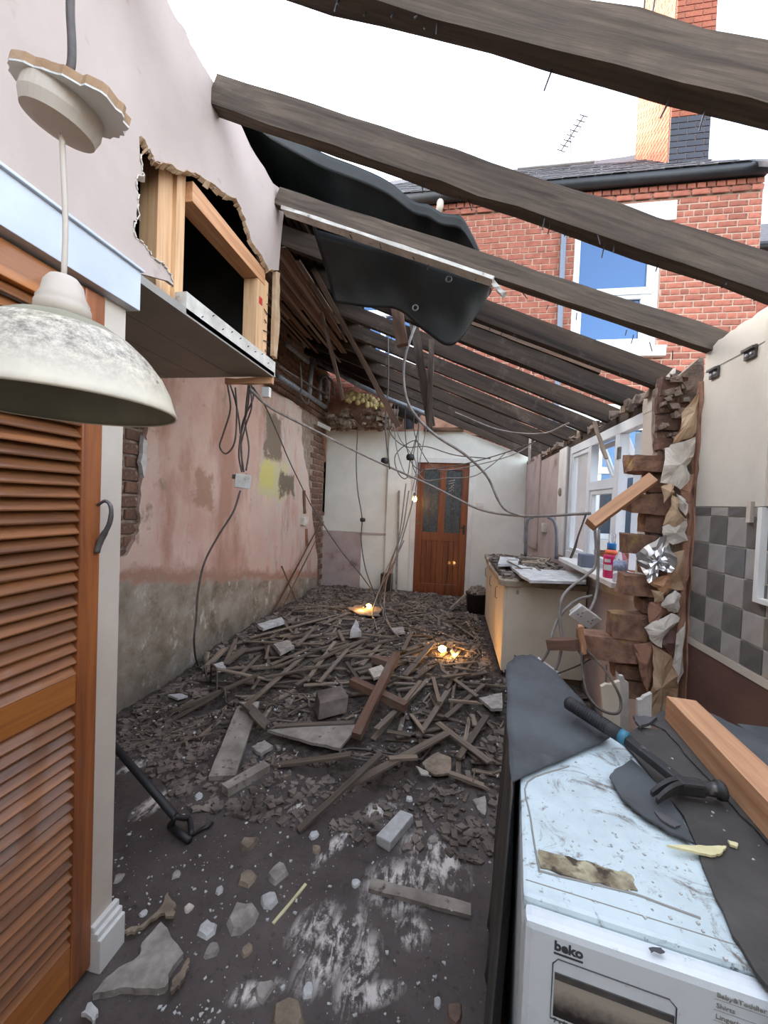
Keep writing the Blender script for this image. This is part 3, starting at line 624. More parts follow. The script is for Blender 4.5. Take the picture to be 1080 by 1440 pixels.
# window
wi = bpy.data.objects.new('window_1', None); link(wi); wi.location = (XR + .06, 3.26, 0.97); struct(wi, 'white plastic casement window with one sash swung open')
def fr(y0, y1, z0, z1, nm='frame_bar', dx=0.0, th=.06, m='upvc'): 
    return MB().box((-.04 + dx, y0 - 3.26, z0 - .97), (-.04 + th + dx, y1 - 3.26, z1 - .97)).build(nm, M[m], wi, bevel=.004)
fr(2.50, 4.04, 0.97, 1.04); fr(2.50, 4.04, 1.94, 2.01); fr(3.98, 4.04, 1.04, 1.94); fr(2.50, 2.56, 1.04, 1.94); fr(3.44, 3.51, 1.04, 1.94); fr(2.88, 2.96, 1.04, 1.94); fr(2.96, 3.44, 1.58, 1.65)
for (y0, y1, z0, z1) in ((3.51, 3.98, 1.04, 1.94), (2.96, 3.44, 1.04, 1.58)):
    MB().box((-.005, y0 - 3.26, z0 - .97), (.005, y1 - 3.26, z1 - .97)).build('pane', M['pane'], wi)
    fr(y0, y0 + .035, z0, z1, 'bead', .008, .045); fr(y1 - .035, y1, z0, z1, 'bead', .008, .045); fr(y0 + .035, y1 - .035, z0, z0 + .035, 'bead', .008, .045); fr(y0 + .035, y1 - .035, z1 - .035, z1, 'bead', .008, .045)
# top-hung vent standing open
vt = bpy.data.objects.new('vent_sash', None); link(vt, wi); vt.location = (0.03, 3.2 - 3.26, 1.94 - .97); vt.rotation_euler = (0, math.radians(-22), 0)
for (y0, y1, z0, z1) in ((-.23, .23, -.04, 0), (-.23, .23, -.29, -.25), (-.23, -.19, -.25, -.04), (.19, .23, -.25, -.04)): MB().box((-.02, y0, z0), (.02, y1, z1)).build('sash_bar', M['upvc'], vt, bevel=.003)
MB().box((-.004, -.19, -.25), (.004, .19, -.04)).build('pane', M['pane'], vt)
# side casement swung outward, hinge side at 2.88
cs = bpy.data.objects.new('open_casement', None); link(cs, wi); cs.location = (0.05, 2.87 - 3.26, 0); cs.rotation_euler = (0, 0, math.radians(62))
for (y0, y1, z0, z1) in ((-.30, -.25, .07, .97), (-.05, 0, .07, .97), (-.25, -.05, .07, .12), (-.25, -.05, .92, .97), (-.25, -.05, .60, .64)): MB().box((-.02, y0, z0), (.02, y1, z1)).build('sash_bar', M['upvc'], cs, bevel=.003)
MB().box((-.004, -.25, .12), (.004, -.05, .92)).build('pane', M['pane'], cs)
MB().box((-.045, 2.875 - 3.26, .80), (-.03, 2.905 - 3.26, .88)).build('hinge', M['steel'], wi)
struct(MB().box((XR - .125, 2.505, .975), (XR + .022, 3.68, 1.004)).build('trim_3', M['white']), 'white window sill above the worktop')

# back wall behind the viewer
struct(MB().box((-2.4, -1.75, 0), (1.35, -1.6, 2.6)).build('wall_back', M['cream']), 'plain cream wall at the near end of the kitchen')
# ================================================================ NEIGHBOURING HOUSE
def frame_x(a, b, up=(0, 0, 1)):
    a = Vector(a); b = Vector(b); x = (b - a).normalized(); y = Vector(up).cross(x)
    if y.length < 1e-4: y = Vector((0, 1, 0)).cross(x)
    y.normalize(); z = x.cross(y)
    return Matrix(((x.x, y.x, z.x, a.x), (x.y, y.y, z.y, a.y), (x.z, y.z, z.z, a.z), (0, 0, 0, 1))), (b - a).length
def timber(name, a, b, w, h, mat, label=None, cat=None, group=None, seg=4, jit=0.004, up=(0, 0, 1), parent=None, split=False):
    """timber whose own x axis runs from a to b; w across, h in height (a-b is its axis)"""
    mw, L = frame_x(a, b, up); mb = MB().bar((0, 0, 0), (L, 0, 0), w, h, (0, 0, 1), jit, seg)
    if split:   # splintered end
        mb.add([(L, -w / 2, -h / 2), (L, 0, -h / 2), (L + rnd.uniform(.02, .07), -w / 3, 0), (L, -w / 2, h / 2), (L, 0, h / 2)], [(0, 1, 2), (0, 2, 3), (2, 4, 3), (1, 4, 2)])
    o = mb.build(name, mat, parent)
    o.matrix_world = mw if parent is None else parent.matrix_world.inverted() @ mw
    return tag(o, label, cat, group)

hs_ = thing('brick_house', 'red brick house with white framed windows and a slate roof', 'house', (1.0, YH, 0))
def hp(mb, name, mat, parent=None, **k):
    o = mb.build(name, mat, parent or hs_, **k)
    if parent is None: o.location = (-1.0, -YH, 0)
    return o
CH, BLn = 0.0905, 0.245
HX0, HX1, HZT = -2.3, 3.99, 6.10
cw = MB()
openings = [(1.60, 2.76, 3.80, 5.56), (-1.75, -0.72, 3.72, 5.3), (1.45, 2.75, 1.0, 2.70)]
# mortar-coloured wall with openings: vertical strips
xs = sorted({HX0, HX1, *[o[0] for o in openings], *[o[1] for o in openings]})
for a, b in zip(xs[:-1], xs[1:]):
    cuts = sorted([(o[2], o[3]) for o in openings if o[0] <= a and o[1] >= b]); z = 0
    for c0, c1 in cuts: cw.box((a, YH, z), (b, YH + .25, c0)); z = c1
    cw.box((a, YH, z), (b, YH + .25, HZT))
cwo = hp(cw, 'wall', M['mortar'])
bm_ = [brick_mesh('brick', BLn - .018, .012, CH - .018, M['brick'], .003) for _ in range(3)]
bh_ = brick_mesh('brick', BLn / 2 - .018, .012, CH - .018, M['brick'], .003)
cells = []
k = 0; z = 0.0
while z + CH < HZT + .01:
    hdr = (k % 4 == 2); L = BLn / 2 if hdr else BLn; x = HX0 - (0 if k % 2 else L / 2)
    while x < HX1:
        x0, x1 = max(x, HX0), min(x + L, HX1)
        for o in openings:
            if z + CH * .6 > o[2] and z + CH * .4 < o[3]:
                if x0 < o[1] and x1 > o[0]:
                    if x0 < o[0] - .04: x1 = min(x1, o[0])
                    elif x1 > o[1] + .04: x0 = max(x0, o[1])
                    else: x1 = x0
        if x1 - x0 > .035: cells.append(((x0 + x1) / 2, z + CH / 2, x1 - x0, hdr))
        x += L
    z += CH; k += 1
def vis(c_):
    u, v = px((c_[0], YH, c_[1])); return 480 < u < 1085 and 200 < v < 640
shown = [c_ for c_ in cells if vis(c_)]; shown.sort(key=lambda c_: -(c_[0] + 0.35 * c_[1]) if c_[1] > 2.9 else 99)
one = set(id(c_) for c_ in shown[:300])
mass = MB()
for c_ in cells:
    yo = YH - .002 + rnd.uniform(-.002, .002) - (.03 if c_[1] > HZT - 2.2 * CH else 0)
    if id(c_) in one: put(rnd.choice(bm_) if c_[2] > .16 else bh_, (c_[0], yo, c_[1]), cwo, (rnd.uniform(-.006, .006), rnd.uniform(-.008, .008), 0), ((c_[2] - .018) / ((BLn - .018) if c_[2] > .16 else (BLn / 2 - .018)), 1, 1))
    elif c_[1] > 2.0 or c_[0] > 1.2:
        mass.obox((c_[0], yo, c_[1]), (c_[2] / 2 - .009, 0, 0), (0, .006, 0), (0, 0, CH / 2 - .009), .003)
mo = mass.build('brickwork', M['brick'], cwo); mo['kind'] = 'stuff'
for i, (x0, x1, z0, z1) in enumerate(openings):
    w_ = bpy.data.objects.new('window', None); link(w_, hs_); w_.location = ((x0 + x1) / 2 - 1.0, 0.0, z0)
    W2, HH = (x1 - x0) / 2, z1 - z0
    def wb_(a, b, c0, c1, nm, m, y0=.02, y1=.10, bev=.006): return MB().box((a, y0, c0), (b, y1, c1)).build(nm, m, w_, bevel=bev)
    t_ = .085
    wb_(-W2, W2, 0, t_, 'frame_bar', M['upvc']); wb_(-W2, W2, HH - t_, HH, 'frame_bar', M['upvc']); wb_(-W2, -W2 + t_, t_, HH - t_, 'frame_bar', M['upvc']); wb_(W2 - t_, W2, t_, HH - t_, 'frame_bar', M['upvc'])
    zm = HH * (.47 if i != 2 else .6); wb_(-W2 + t_, W2 - t_, zm - .05, zm + .05, 'frame_bar', M['upvc'])
    if i == 0:  # inner sash of the lower light
        for a, b, c0, c1 in ((-W2 + t_, -W2 + t_ + .06, t_, zm - .05), (W2 - t_ - .13, W2 - t_, t_, zm - .05), (-W2 + t_, W2 - t_, t_, t_ + .06), (-W2 + t_, W2 - t_, zm - .11, zm - .05)): wb_(a, b, c0, c1, 'sash_bar', M['upvc'], .034 if b - a < .3 else .037, .098 if b - a < .3 else .095)
        wb_(W2 - t_ - .06, W2 - t_, zm + .05, HH - t_, 'sash_bar', M['upvc'], .034, .098)
    else: wb_(-.04, .04, t_, HH - t_, 'frame_bar', M['upvc'], .034, .098)
    wb_(-W2 + t_ * .8, W2 - t_ * .8, t_ * .8, HH - t_ * .8, 'pane', M['skyglass'], .075, .085, 0)
    wb_(-W2 - .16, W2 + .10, -.15, .0, 'sill', M['white'], -.09, .12)
    wb_(-W2 - .12, W2 + .16, HH + .01, HH + .28, 'lintel', M['white'], -.035, .1)
# gutter, downpipe
gt = MB(); n = 10
for j in range(2):
    pass
ga = [Vector((HX0, YH - .10, HZT + .03)), Vector((4.02, YH - .10, HZT + .03))]
hp(MB().tube(ga, .075, 12), 'gutter', M['black'], smooth=True)
hp(MB().box((HX0, YH - .06, HZT - .02), (4.0, YH + .05, HZT + .10)), 'fascia', M['black'])
hp(MB().tube([(1.42, YH - .09, HZT), (1.42, YH - .06, HZT - .2), (1.44, YH - .05, 2.5), (1.44, YH - .05, 0)], .04, 10), 'downpipe', M['greybox'], smooth=True)
hp(MB().tube([(-.40, YH - .10, HZT + .12), (-.40, YH - .09, HZT - .1), (-.43, YH - .06, HZT - .2)], .055, 10), 'vent_pipe', M['cream'], smooth=True)
# slate roof: tilted plane seen almost edge-on
nr = Vector((0, -math.sin(math.radians(42)), math.cos(math.radians(42)))); r0 = Vector((0, YH - .14, HZT + .10))
Rf = lambda x, y: Ppl(x, y, r0, nr)
eL, eR = Vector((HX0 + .3, YH - .14, HZT + .10)), Vector((4.05, YH - .14, HZT + .10))
ridge = [Rf(1083, 226), Rf(1000, 226), Rf(900, 216), Rf(880, 220), Rf(800, 231), Rf(690, 241), Rf(585, 250), Rf(552, 254)]
rb = MB().slab([eL, eR] + ridge, -nr * .06); rfo = hp(rb, 'roof', M['slate'])
# slates as thin pieces on the visible part
sm = MB().box((-.105, 0, 0), (.105, .26, .008)).mesh('slate'); sm.materials.append(M['slate'])
dn = Vector((0, math.cos(math.radians(42)), math.sin(math.radians(42))))
top_at = lambda X: max(.2, min((P(*px(Vector((X, YH, HZT))), Y=YH) - Vector()).length * 0 + d_ for d_ in [9]))
import bisect
rid = sorted([((p - r0).dot(Vector((1, 0, 0))), (p - r0).dot(dn)) for p in ridge])
def rlen(X):
    for (x0, l0), (x1, l1) in zip(rid[:-1], rid[1:]):
        if x0 <= X <= x1: return l0 + (l1 - l0) * (X - x0) / max(x1 - x0, 1e-6)
    return 0.1
cnt = 0
for r_ in range(14):
    X = -1.4 + (.11 if r_ % 2 else 0)
    while X < 4.0:
        if r_ * .16 + .1 < rlen(X) and cnt < 290:
            o = put(sm, r0 + Vector((X, 0, 0)) + dn * (r_ * .16 - .03) + nr * (.004 + rnd.uniform(0, .008)), rfo, (math.radians(42) - .04, 0, 0), name='slate'); cnt += 1
        X += .22
# white bar lying on the roof
a, b = Rf(727, 241), Rf(835, 231); tag(MB().tube([a + nr * .05, b + nr * .05], .04, 8).build('roof_tube', M['white']), 'long white plastic tube lying on the slate roof', 'tube')
# aerial
ae = thing('tv_aerial', 'thin television aerial standing on the slate roof', 'aerial', Rf(802, 229))
b0 = Vector(ae.location); tp = P(802, 165, Y=b0.y) - b0
MB().tube([(0, 0, -.05), tp * .7], .012, 6).build('mast', M['steel'], ae)
q0, q1 = P(789, 212, Y=b0.y) - b0, P(821, 163, Y=b0.y) - b0; MB().tube([q0, q1], .012, 6).build('boom', M['darksteel'], ae)
for k in range(8):
    c_ = q0.lerp(q1, k / 7.); MB().tube([c_ + Vector((-.07, .02, .05)), c_ + Vector((.07, -.02, -.05))], .009, 5).build('element', M['darksteel'], ae)
# chimney
YC = 6.75
c0, c1 = P(939, 237, Y=YC), P(996, 228, Y=YC); cz = min(c0.z, c1.z) - .25; cb = P(894, 214, X=c0.x)
ch = thing('chimney_stack', 'tall brick chimney with a blue brick base catching low sun', 'chimney', (c0.x, YC, cz))
CW, CD = c1.x - c0.x, min(cb.y - YC, 1.3); CHh = 4.2
MB().box((0, 0, 0), (CW, CD, CHh)).build('core', M['mortar'], ch)
zsplit = P(945, 205, Y=YC).z - cz + .35
chb = {}
n_ = 0; z = 0; kk = 0
fm = {m_: MB().obox((0, 0, 0), (.5, 0, 0), (0, .5, 0), (0, 0, .5), 0).mesh('brick') for m_ in ('bluebrick', 'chimbrick')}
for m_ in fm: fm[m_].materials.append(M[m_])
while z < CHh - .02:
    m_ = 'bluebrick' if z < zsplit else 'chimbrick'; x = -(.12 if kk % 2 else 0)
    while x < CW - .02:
        x0, x1 = max(0, x), min(CW, x + .235)
        if x1 - x0 > .03: put(fm[m_], ((x0 + x1) / 2, -.002, z + .045), ch, (0, 0, 0), (x1 - x0 - .012, .02, .077))
        x += .235
    y = -(.0 if kk % 2 else .12)
    while y < CD - .02:
        y0, y1 = max(0, y), min(CD, y + .235)
        if y1 - y0 > .03: put(fm['chimbrick'], (-.002, (y0 + y1) / 2, z + .045), ch, (0, 0, 0), (.02, y1 - y0 - .012, .077))
        y += .235
    z += .09; kk += 1
fl = MB()
for k in range(9):
    y0 = k * CD / 9; fl.add([(-.02, y0, .0), (-.02, y0 + CD / 9, .0), (-.02, y0 + CD / 9, .30 + k * CD / 9 * .55), (-.02, y0, .26 + k * CD / 9 * .55)], [(3, 2, 1, 0)])
fl.build('lead_flashing', M['galv'], ch, solid=.012)
for (x0, y0, x1, y1) in ((908, 0, 893, 74), (925, 0, 897, 74)):
    a, b = P(x0, y0 - 30, Y=YC - .3), P(x1, y1 + 25, Y=YC - .3)
    tag(MB().tube([a, a.lerp(b, .5) + Vector((.03, 0, -.03)), b], .014, 6, 4).build('aerial_wire', M['black']), 'black aerial wire hanging beside the chimney', 'cable', 'wires beside the chimney')
# yard wall seen through the window
yw = MB().box((3.4, 1.0, -.05), (3.6, 6.3, 2.1)).build('yard_wall', M['mortar']); tag(yw, 'yellow brick yard wall outside the casement window', 'garden wall')
ym = MB(); 
for r_ in range(23):
    y = 1.0 - (.12 if r_ % 2 else 0)
    while y < 6.2:
        y0, y1 = max(1.0, y), min(6.3, y + .235); ym.box((3.39, y0 + .006, r_ * .09 - .04), (3.42, y1 - .006, r_ * .09 + .038)); y += .235
yo_ = ym.build('brickwork', M['yellowbrick'], yw); yo_['kind'] = 'stuff'
# neighbour roof glimpsed beyond the corner
nb_ = thing('far_house', 'grey slate roofed house glimpsed past the brick corner', 'house', (7.0, 9.0, 0))
MB().box((-1.6, 0, 0), (4, 3, 6.6)).build('wall', M['brick'], nb_); MB().slab([Vector((-1.8, -.3, 6.5)), Vector((4, -.3, 6.5)), Vector((4, 2, 8.4)), Vector((-1.8, 2, 8.4))], (0, .05, -.1)).build('roof', M['slate'], nb_); MB().tube([(-1.8, -.35, 6.5), (4, -.35, 6.5)], .08, 8).build('gutter', M['black'], nb_)

# ================================================================ ROOF TIMBERS
RH = 0.122
def rafter(Y, X0, X1, label, tw=0.0, w=.052, dz=0.0, h=RH, Yr=None, m='rafter'):
    Yr = Y if Yr is None else Yr
    a = Vector((X0, Y, ztop(X0) - h / 2 + dz)); b = Vector((X1, Yr, ztop(X1) - h / 2 + dz + tw))
    o = timber('rafter', a, b, w, h * .93, M[m], label, 'rafter', 'weathered lean-to rafters', seg=16, jit=.0035); return o
rafter(0.98, -1.0, 1.12, 'weathered rafter crossing over the kitchen end in front of the chimney', dz=-.015)
rafter(1.47, -1.0, 1.12, 'weathered rafter that meets the top of the pink bulkhead board', dz=0.0, tw=-.02)
r3 = rafter(2.03, -0.99, 1.11, 'weathered rafter with a white plasterboard strip along its underside', dz=0.0, Yr=1.93, tw=-.005, h=.094)
names = {2.37: 'dark rafter emerging from under the tarpaulin by the brick stub', 2.76: 'dark rafter with a paler strip of wood along its top', 3.18: 'dark rafter above the open casement window', 3.62: 'dark rafter above the left pane of the casement window', 4.10: 'charred rafter over the pinkish wall just past the window, fourth from the door wall', 4.62: 'charred rafter third out from the white door wall', 5.16: 'charred rafter second out from the white door wall', 5.68: 'charred rafter right beside the white door wall'}
YR = [2.37, 2.76, 3.18, 3.62, 4.10, 4.62, 5.16, 5.68]
for Y in YR: rafter(Y, -2.06, 1.17, names.get(Y, 'dark rafter between the casement window and the far wall'), tw=-.004, dz=-.006, m='rafterdark')
# plasterboard strip nailed under the third rafter
a, b = Vector((-.955, 2.022, ztop(-.955) - .105)), Vector((.14, 1.975, ztop(.14) - .107))
timber('plasterboard_strip', a, b, .07, .016, M['whitedirt'], 'narrow strip of white plasterboard left under a rafter', 'plasterboard', seg=10, jit=.003)
timber('broken_batten', Vector((.138, 1.972, ztop(.14) - .115)), Vector((.195, 1.955, ztop(.14) - .185)), .018, .02, M['whitedirt'], 'small broken white batten hanging at the end of the plasterboard strip', 'batten')
a, b = Vector((-.05, 2.75, ztop(-.05) + .012)), Vector((.88, 2.75, ztop(.88) + .012))
timber('batten', a, b, .05, .03, M['oldwood_x'], 'paler brown batten lying along the top of a dark rafter', 'batten')
# nails under the rafters
nm_ = MB().tube([(0, 0, 0), (.004, 0, -.05)], .0022, 5).mesh('nail'); nm_.materials.append(M['darksteel'])
for Y in [0.98, 1.47, 2.0] + YR[:4]:
    for k in range(14):
        X = rnd.uniform(-.6, 1.0); o = put(nm_, (X, Y + rnd.uniform(-.02, .02), ztop(X) - RH - .008 + (.028 if Y == 2.0 else .003 if Y > 2.2 else 0)), None, (rnd.uniform(-.6, .6), rnd.uniform(-.6, .6), 0), (1, 1, rnd.uniform(.4, 1)), 'nail')
        tag(o, 'bent rusty nail poking from the underside of a rafter', 'nail', 'nails under the rafters')

# remaining roof covering on the left with its battens
rr = thing('roof_remnant', 'dark boarded remnant of the lean-to roof above the pink wall', 'roof', (-2.05, 4.1, 3.4))
sl = Vector((1, 0, -.415)).normalized(); nu = Vector((.415, 0, 1)).normalized()
def RP(X, Y, o=0.0): return Vector((X, Y, ztop(X))) + nu * o
def rel(p): return p - Vector((-2.05, 4.1, 3.4))
MB().slab([rel(RP(-2.3, 2.11, .03)), rel(RP(-.93, 2.11, .03)), rel(RP(-.90, 3.0, .03)), rel(RP(-.97, 4.2, .03)), rel(RP(-.95, 6.2, .03)), rel(RP(-2.3, 6.2, .03))], nu * .02).build('deck', M['void'], rr)
bmv = MB().box((-.016, -2.04, -.011), (.016, 2.04, .011)).mesh('batten'); bmv.materials.append(M['oldwood'])
for k in range(19):
    X = -2.0 + k * .058; put(bmv, rel(RP(X, 4.16, .016)), rr, (0, math.atan(.415), rnd.uniform(-.006, .006)), (1, rnd.uniform(.93, 1.0), 1), 'batten')
# old ceiling boards hanging in the corner (broken lath panel)
mb = MB()
for k in range(22):
    X_ = -1.97 + k * .0435; y0 = rnd.uniform(2.34, 2.5); y1_ = rnd.choice((3.3, 3.75, 4.2, 4.7)) + rnd.uniform(0, .1); z_ = ztop(X_) - .137
    timber('lath', Vector((X_, y0, z_)), Vector((X_ + rnd.uniform(-.006, .006), y1_, z_)), .028, .008, M['oldwood_x'] if k % 3 else M['lath'], 'sooty ceiling lath still nailed under the roof remnant', 'lath', 'laths under the roof remnant', seg=3, jit=.002)
# loose hanging timbers
timber('hanging_joist', P(545, 352, Y=2.70), P(566, 486, Y=2.70), .075, .05, M['redwood'], 'red-brown joist end hanging below the tarpaulin', 'timber', seg=6, jit=.003, up=(0, 1, 0))
timber('hanging_board', P(578, 432, Y=3.132), P(606, 600, Y=3.132), .065, .03, M['rafter'], 'grey board hanging down over the door wall', 'timber', seg=6, jit=.004, up=(0, 1, 0))
timber('hanging_board', P(607, 478, Y=3.085), P(604, 602, Y=3.085), .04, .03, M['rafter'], 'narrow grey upright board beside the wider hanging board', 'timber', seg=6, jit=.004, up=(0, 1, 0))
timber('hanging_lath', P(440, 378, Y=2.722), P(560, 600, Y=2.722), .035, .012, M['oldwood_x'], 'long brown lath slanting down through the roof void', 'lath', seg=8, jit=.003, up=(0, 1, 0))
timber('hanging_lath', P(452, 440, Y=3.14), P(483, 562, Y=3.14), .03, .012, M['oldwood_x'], 'short brown lath slanting down in front of the grey pipes', 'lath', seg=8, jit=.003, up=(0, 1, 0))
timber('head_timber', P(596, 604, Y=YF - .04), P(652, 604, Y=YF - .04), .08, .05, M['oldwood_x'], 'brown timber lying on top of the white door wall', 'timber', seg=6)
timber('rake_board', P(640, 590, Y=YF - .12), P(742, 636, Y=YF - .12), .05, .11, M['oldwood_x'], 'brown raking board under the last rafter above the door', 'timber', seg=8, jit=.006)
timber('rake_board', P(612, 552, Y=YF - .3), P(735, 612, Y=YF - .3), .05, .09, M['oldwood_x'], 'brown raking board higher up against the brick house', 'timber', seg=8, jit=.006)

# ================================================================ TARPAULIN
tp_ = thing('tarpaulin', 'dark green tarpaulin draped over the roof remnant with a hanging pouch', 'tarpaulin', (-.6, 2.3, 3.0))
off = Vector((-.6, 2.3, 3.0))
sec = spline([Vector((-2.42, 2.13, 3.38)), Vector((-2.41, 2.13, 3.74))] + [P(x, y, Y=2.13) for x, y in ((298, 122), (380, 172), (445, 211), (500, 233), (545, 254), (580, 282), (602, 288), (622, 300), (648, 304), (664, 330), (674, 352))], 4)  # unseen left edge turned down to block low sun and bright sky
back = []
for p in sec:
    f = max(0, min(1, (-.75 - p.x) / .35)); yb = 2.42 + f * 3.5; xb = min(p.x, -1.0) if f > .6 else p.x
    back.append(Vector((xb, yb, p.z if p.x < -2.40 and p.z < 3.72 else ztop(xb) + .13)))
def tfn(u, v):
    k = u * (len(sec) - 1); i = min(int(k), len(sec) - 2); a = sec[i].lerp(sec[i + 1], k - i); b = back[i].lerp(back[i + 1], k - i)
    p = a.lerp(b, v); w_ = noise.noise((p.x * 5, p.y * 3, p.z * 4)) * .03 * min(1, v * 3 + .2); p.z = max(p.z + w_ - .01 * math.sin(v * PI), ztop(p.x) + (.085 if p.x < -.85 else .03)) if p.x > -2.37 else p.z; return p - off
MB().grid(60, 16, tfn).build('sheet', M['tarp'], tp_, smooth=True, solid=.004)
def ffn(u, v):
    k = u * (len(sec) - 1); i = min(int(k), len(sec) - 2); a = sec[i].lerp(sec[i + 1], k - i)
    lo = Vector((a.x, 2.10, ztop(a.x) - .09)); lo.y = 2.08; p = a.lerp(lo, v); p.y += .05 * math.sin(v * PI) + noise.noise((p.x * 6, 1.7, p.z * 5)) * .04 * v
    return p - off
MB().grid(60, 4, lambda u, v: ffn(u, v * .16)).build('front_hem', M['tarp'], tp_, smooth=True, solid=.004)
# pouch sagging under the rafters: front and back skins
topl = [P(x, y, Y=2.13) for x, y in ((440, 322), (500, 338), (560, 352), (620, 372), (660, 382), (694, 390))]
botl = [P(x, y, Y=2.29) for x, y in ((470, 425), (515, 432), (560, 436), (600, 468), (640, 484), (688, 412))]
topl = spline(topl, 6); botl = spline(botl, 6)
def pfn(u, v):
    k = u * (len(topl) - 1); i = min(int(k), len(topl) - 2); a = topl[i].lerp(topl[i + 1], k - i); b = botl[i].lerp(botl[i + 1], k - i)
    p = a.lerp(b, v ** .8); p.y += .02 * math.sin(min(1, v) * PI) + noise.noise((p.x * 7, p.z * 6, 2.)) * .02 * math.sin(v * PI); p.y = max(p.y, 2.085); return p - off
MB().grid(44, 14, pfn).build('pouch', M['tarp'], tp_, smooth=True, solid=.004)
def pfn2(u, v):
    p = pfn(u, v); k = u * (len(topl) - 1); p.y = min(p.y + .10 * math.cos(v * PI * .5), 2.325 - off.y); return p
MB().grid(44, 10, pfn2).build('pouch_back', M['tarp'], tp_, smooth=True, solid=.004)
for (x, y) in ((631, 393), (584, 433)):
    c_ = P(x, y, Y=2.085) - off; mb = MB(); mb.tube([c_ + Vector((.014 * math.cos(a), 0, .014 * math.sin(a))) for a in [2 * PI * i / 16 for i in range(17)]], .004, 6); mb.build('eyelet', M['steel'], tp_, smooth=True)
# ================================================================ CLOSET SHELL AND LOUVRED DOOR
struct(MB().box((-2.1, -1.6, 0), (-2.04, 1.0, 3.05)).build('wall_closet_back', M['void']), 'dark back wall inside the closet')
struct(MB().box((-2.1, -1.6, 3.02), (-1.014, 2.06, 3.05)).build('ceiling_closet', M['void']), 'dark boarding over the closet and bulkhead')
struct(MB().box((-2.06, 2.03, 2.13), (-1.12, 2.05, 3.03)).build('wall_void_screen', M['void']), 'dark board added across the bulkhead end to keep light out')  # added board, closes the open end so the torn hole stays dark
LD = thing('louvred_door', 'varnished pine louvred closet door under the white lintel', 'door', (-1.0, 0.985, 0.02))
def ld(lo, hi, nm, m, **k): return MB().box(lo, hi).build(nm, M[m], LD, **k)
ld((-.03, -.062, 0), (.006, 0, 1.945), 'stile', 'stile', bevel=.004); ld((-.03, -.56, 0), (.006, -.50, 1.945), 'stile', 'stile', bevel=.004)
ld((-.028, -.50, 1.865), (.003, -.062, 1.945), 'rail', 'rail', bevel=.003); ld((-.028, -.50, .815), (.003, -.062, .895), 'rail', 'rail', bevel=.003); ld((-.028, -.50, 0), (.003, -.062, .13), 'rail', 'rail', bevel=.003)
slm = MB().obox((0, 0, 0), (.023, 0, 0), (0, .22, 0), (0, 0, .0035)).mesh('slat')
bm = bmesh.new(); bm.from_mesh(slm); bmesh.ops.bevel(bm, geom=bm.edges[:], offset=.0022, segments=1, affect='EDGES'); bm.to_mesh(slm); bm.free(); slm.materials.append(M['louvre'])
for z0, z1 in ((.13, .815), (.895, 1.865)):
    n = int((z1 - z0) / .0315)
    for k in range(n): put(slm, (-.012, -.281, z0 + (k + .5) * (z1 - z0) / n), LD, (0, math.radians(50), 0), name='slat')
hd = MB().tube([(.008, -.012, 1.36), (.03, -.010, 1.372), (.045, -.006, 1.355), (.04, -.004, 1.31), (.018, -.010, 1.26), (.010, -.014, 1.225)], [.0045, .005, .006, .007, .009, .008], 8, 5); hd.build('handle', M['steel'], LD, smooth=True)
# small screw hooks above the lintel
for i, (x, y) in enumerate(((3, 252), (90, 352))):
    a = P(x, y, X=-.985); o = MB().tube([a + Vector((-.012, -.0, 0)), a + Vector((.012, .004, 0)), a + Vector((.018, .006, .014))], .002, 6).build('screw_hook', M['steel'])
    tag(o, ('bent screw hook above the lintel near the pendant lamp', 'bent screw hook in the pink board above the lintel end')[i], 'hook')

# ================================================================ PENDANT LAMP
LY = 0.52
c0 = P(86, 573, Y=LY)
PL = thing('pendant_lamp', 'dusty cream enamel dome pendant lamp', 'lamp', c0)
prof = [(.157, .0), (.1585, .004), (.155, .012), (.148, .036), (.136, .060), (.116, .086), (.092, .108), (.066, .124), (.044, .132), (.036, .135)]
MB().lathe(prof, n=48, cap=False).build('shade', M['enamel'], PL, smooth=True).modifiers.new('t', 'SOLIDIFY').thickness = .0022
MB().lathe([(r * .975, h + .0015) for r, h in prof], n=48, cap=False).build('shade_lining', M['enamelin'], PL, smooth=True)
MB().lathe([(.036, .134), (.0355, .152), (.033, .158), (.0335, .160), (.028, .170), (.025, .186), (.018, .196), (.008, .200)], n=28).build('cap', M['cream'], PL, smooth=True)
MB().lathe([(.012, .13), (.015, .09), (.012, .08), (.005, .075)], n=14).build('bulb_holder', M['cream'], PL, smooth=True)
top = P(87, 190, Y=LY) - c0
MB().tube([(0, 0, .195), (0.001, 0, .28), top], .0038, 8, 4).build('flex', M['cream'], PL, smooth=True)
# ceiling rose on a torn piece of ceiling board
rc = P(86, 163, Y=LY)
CR = thing('ceiling_rose', 'cream ceiling rose on a torn scrap of ceiling board', 'ceiling rose', rc); CR.rotation_euler = (math.radians(0), math.radians(16), 0)
MB().lathe([(.050, .022), (.051, .0), (.046, -.016), (.030, -.019), (.006, -.02)], n=36).build('cover', M['cream'], CR, smooth=False)
pts = [(-.058, -.03), (-.03, -.055), (.02, -.05), (.06, -.04), (.098, -.03), (.104, .0), (.085, .03), (.05, .05), (.0, .055), (-.045, .04), (-.062, .0)]
MB().slab(rag([Vector((x, y, .022)) for x, y in pts], .004, 4, True, 31), (0, 0, .012)).build('board_scrap', M['paper'], CR)
MB().slab(rag([Vector((x, y, .0195)) for x, y in pts], .004, 4, True, 31), (0, 0, .003)).build('painted_face', M['white'], CR)
MB().tube([(.012, -.02, .03), (.013, -.02, .052)], .003, 7).build('red_wire', M['redplastic'], CR)
a = [P(x, y, Y=LY) for x, y in ((88, 140), (92, 112), (100, 92), (101, 60), (99, 20), (99, -20), (98, -160))]
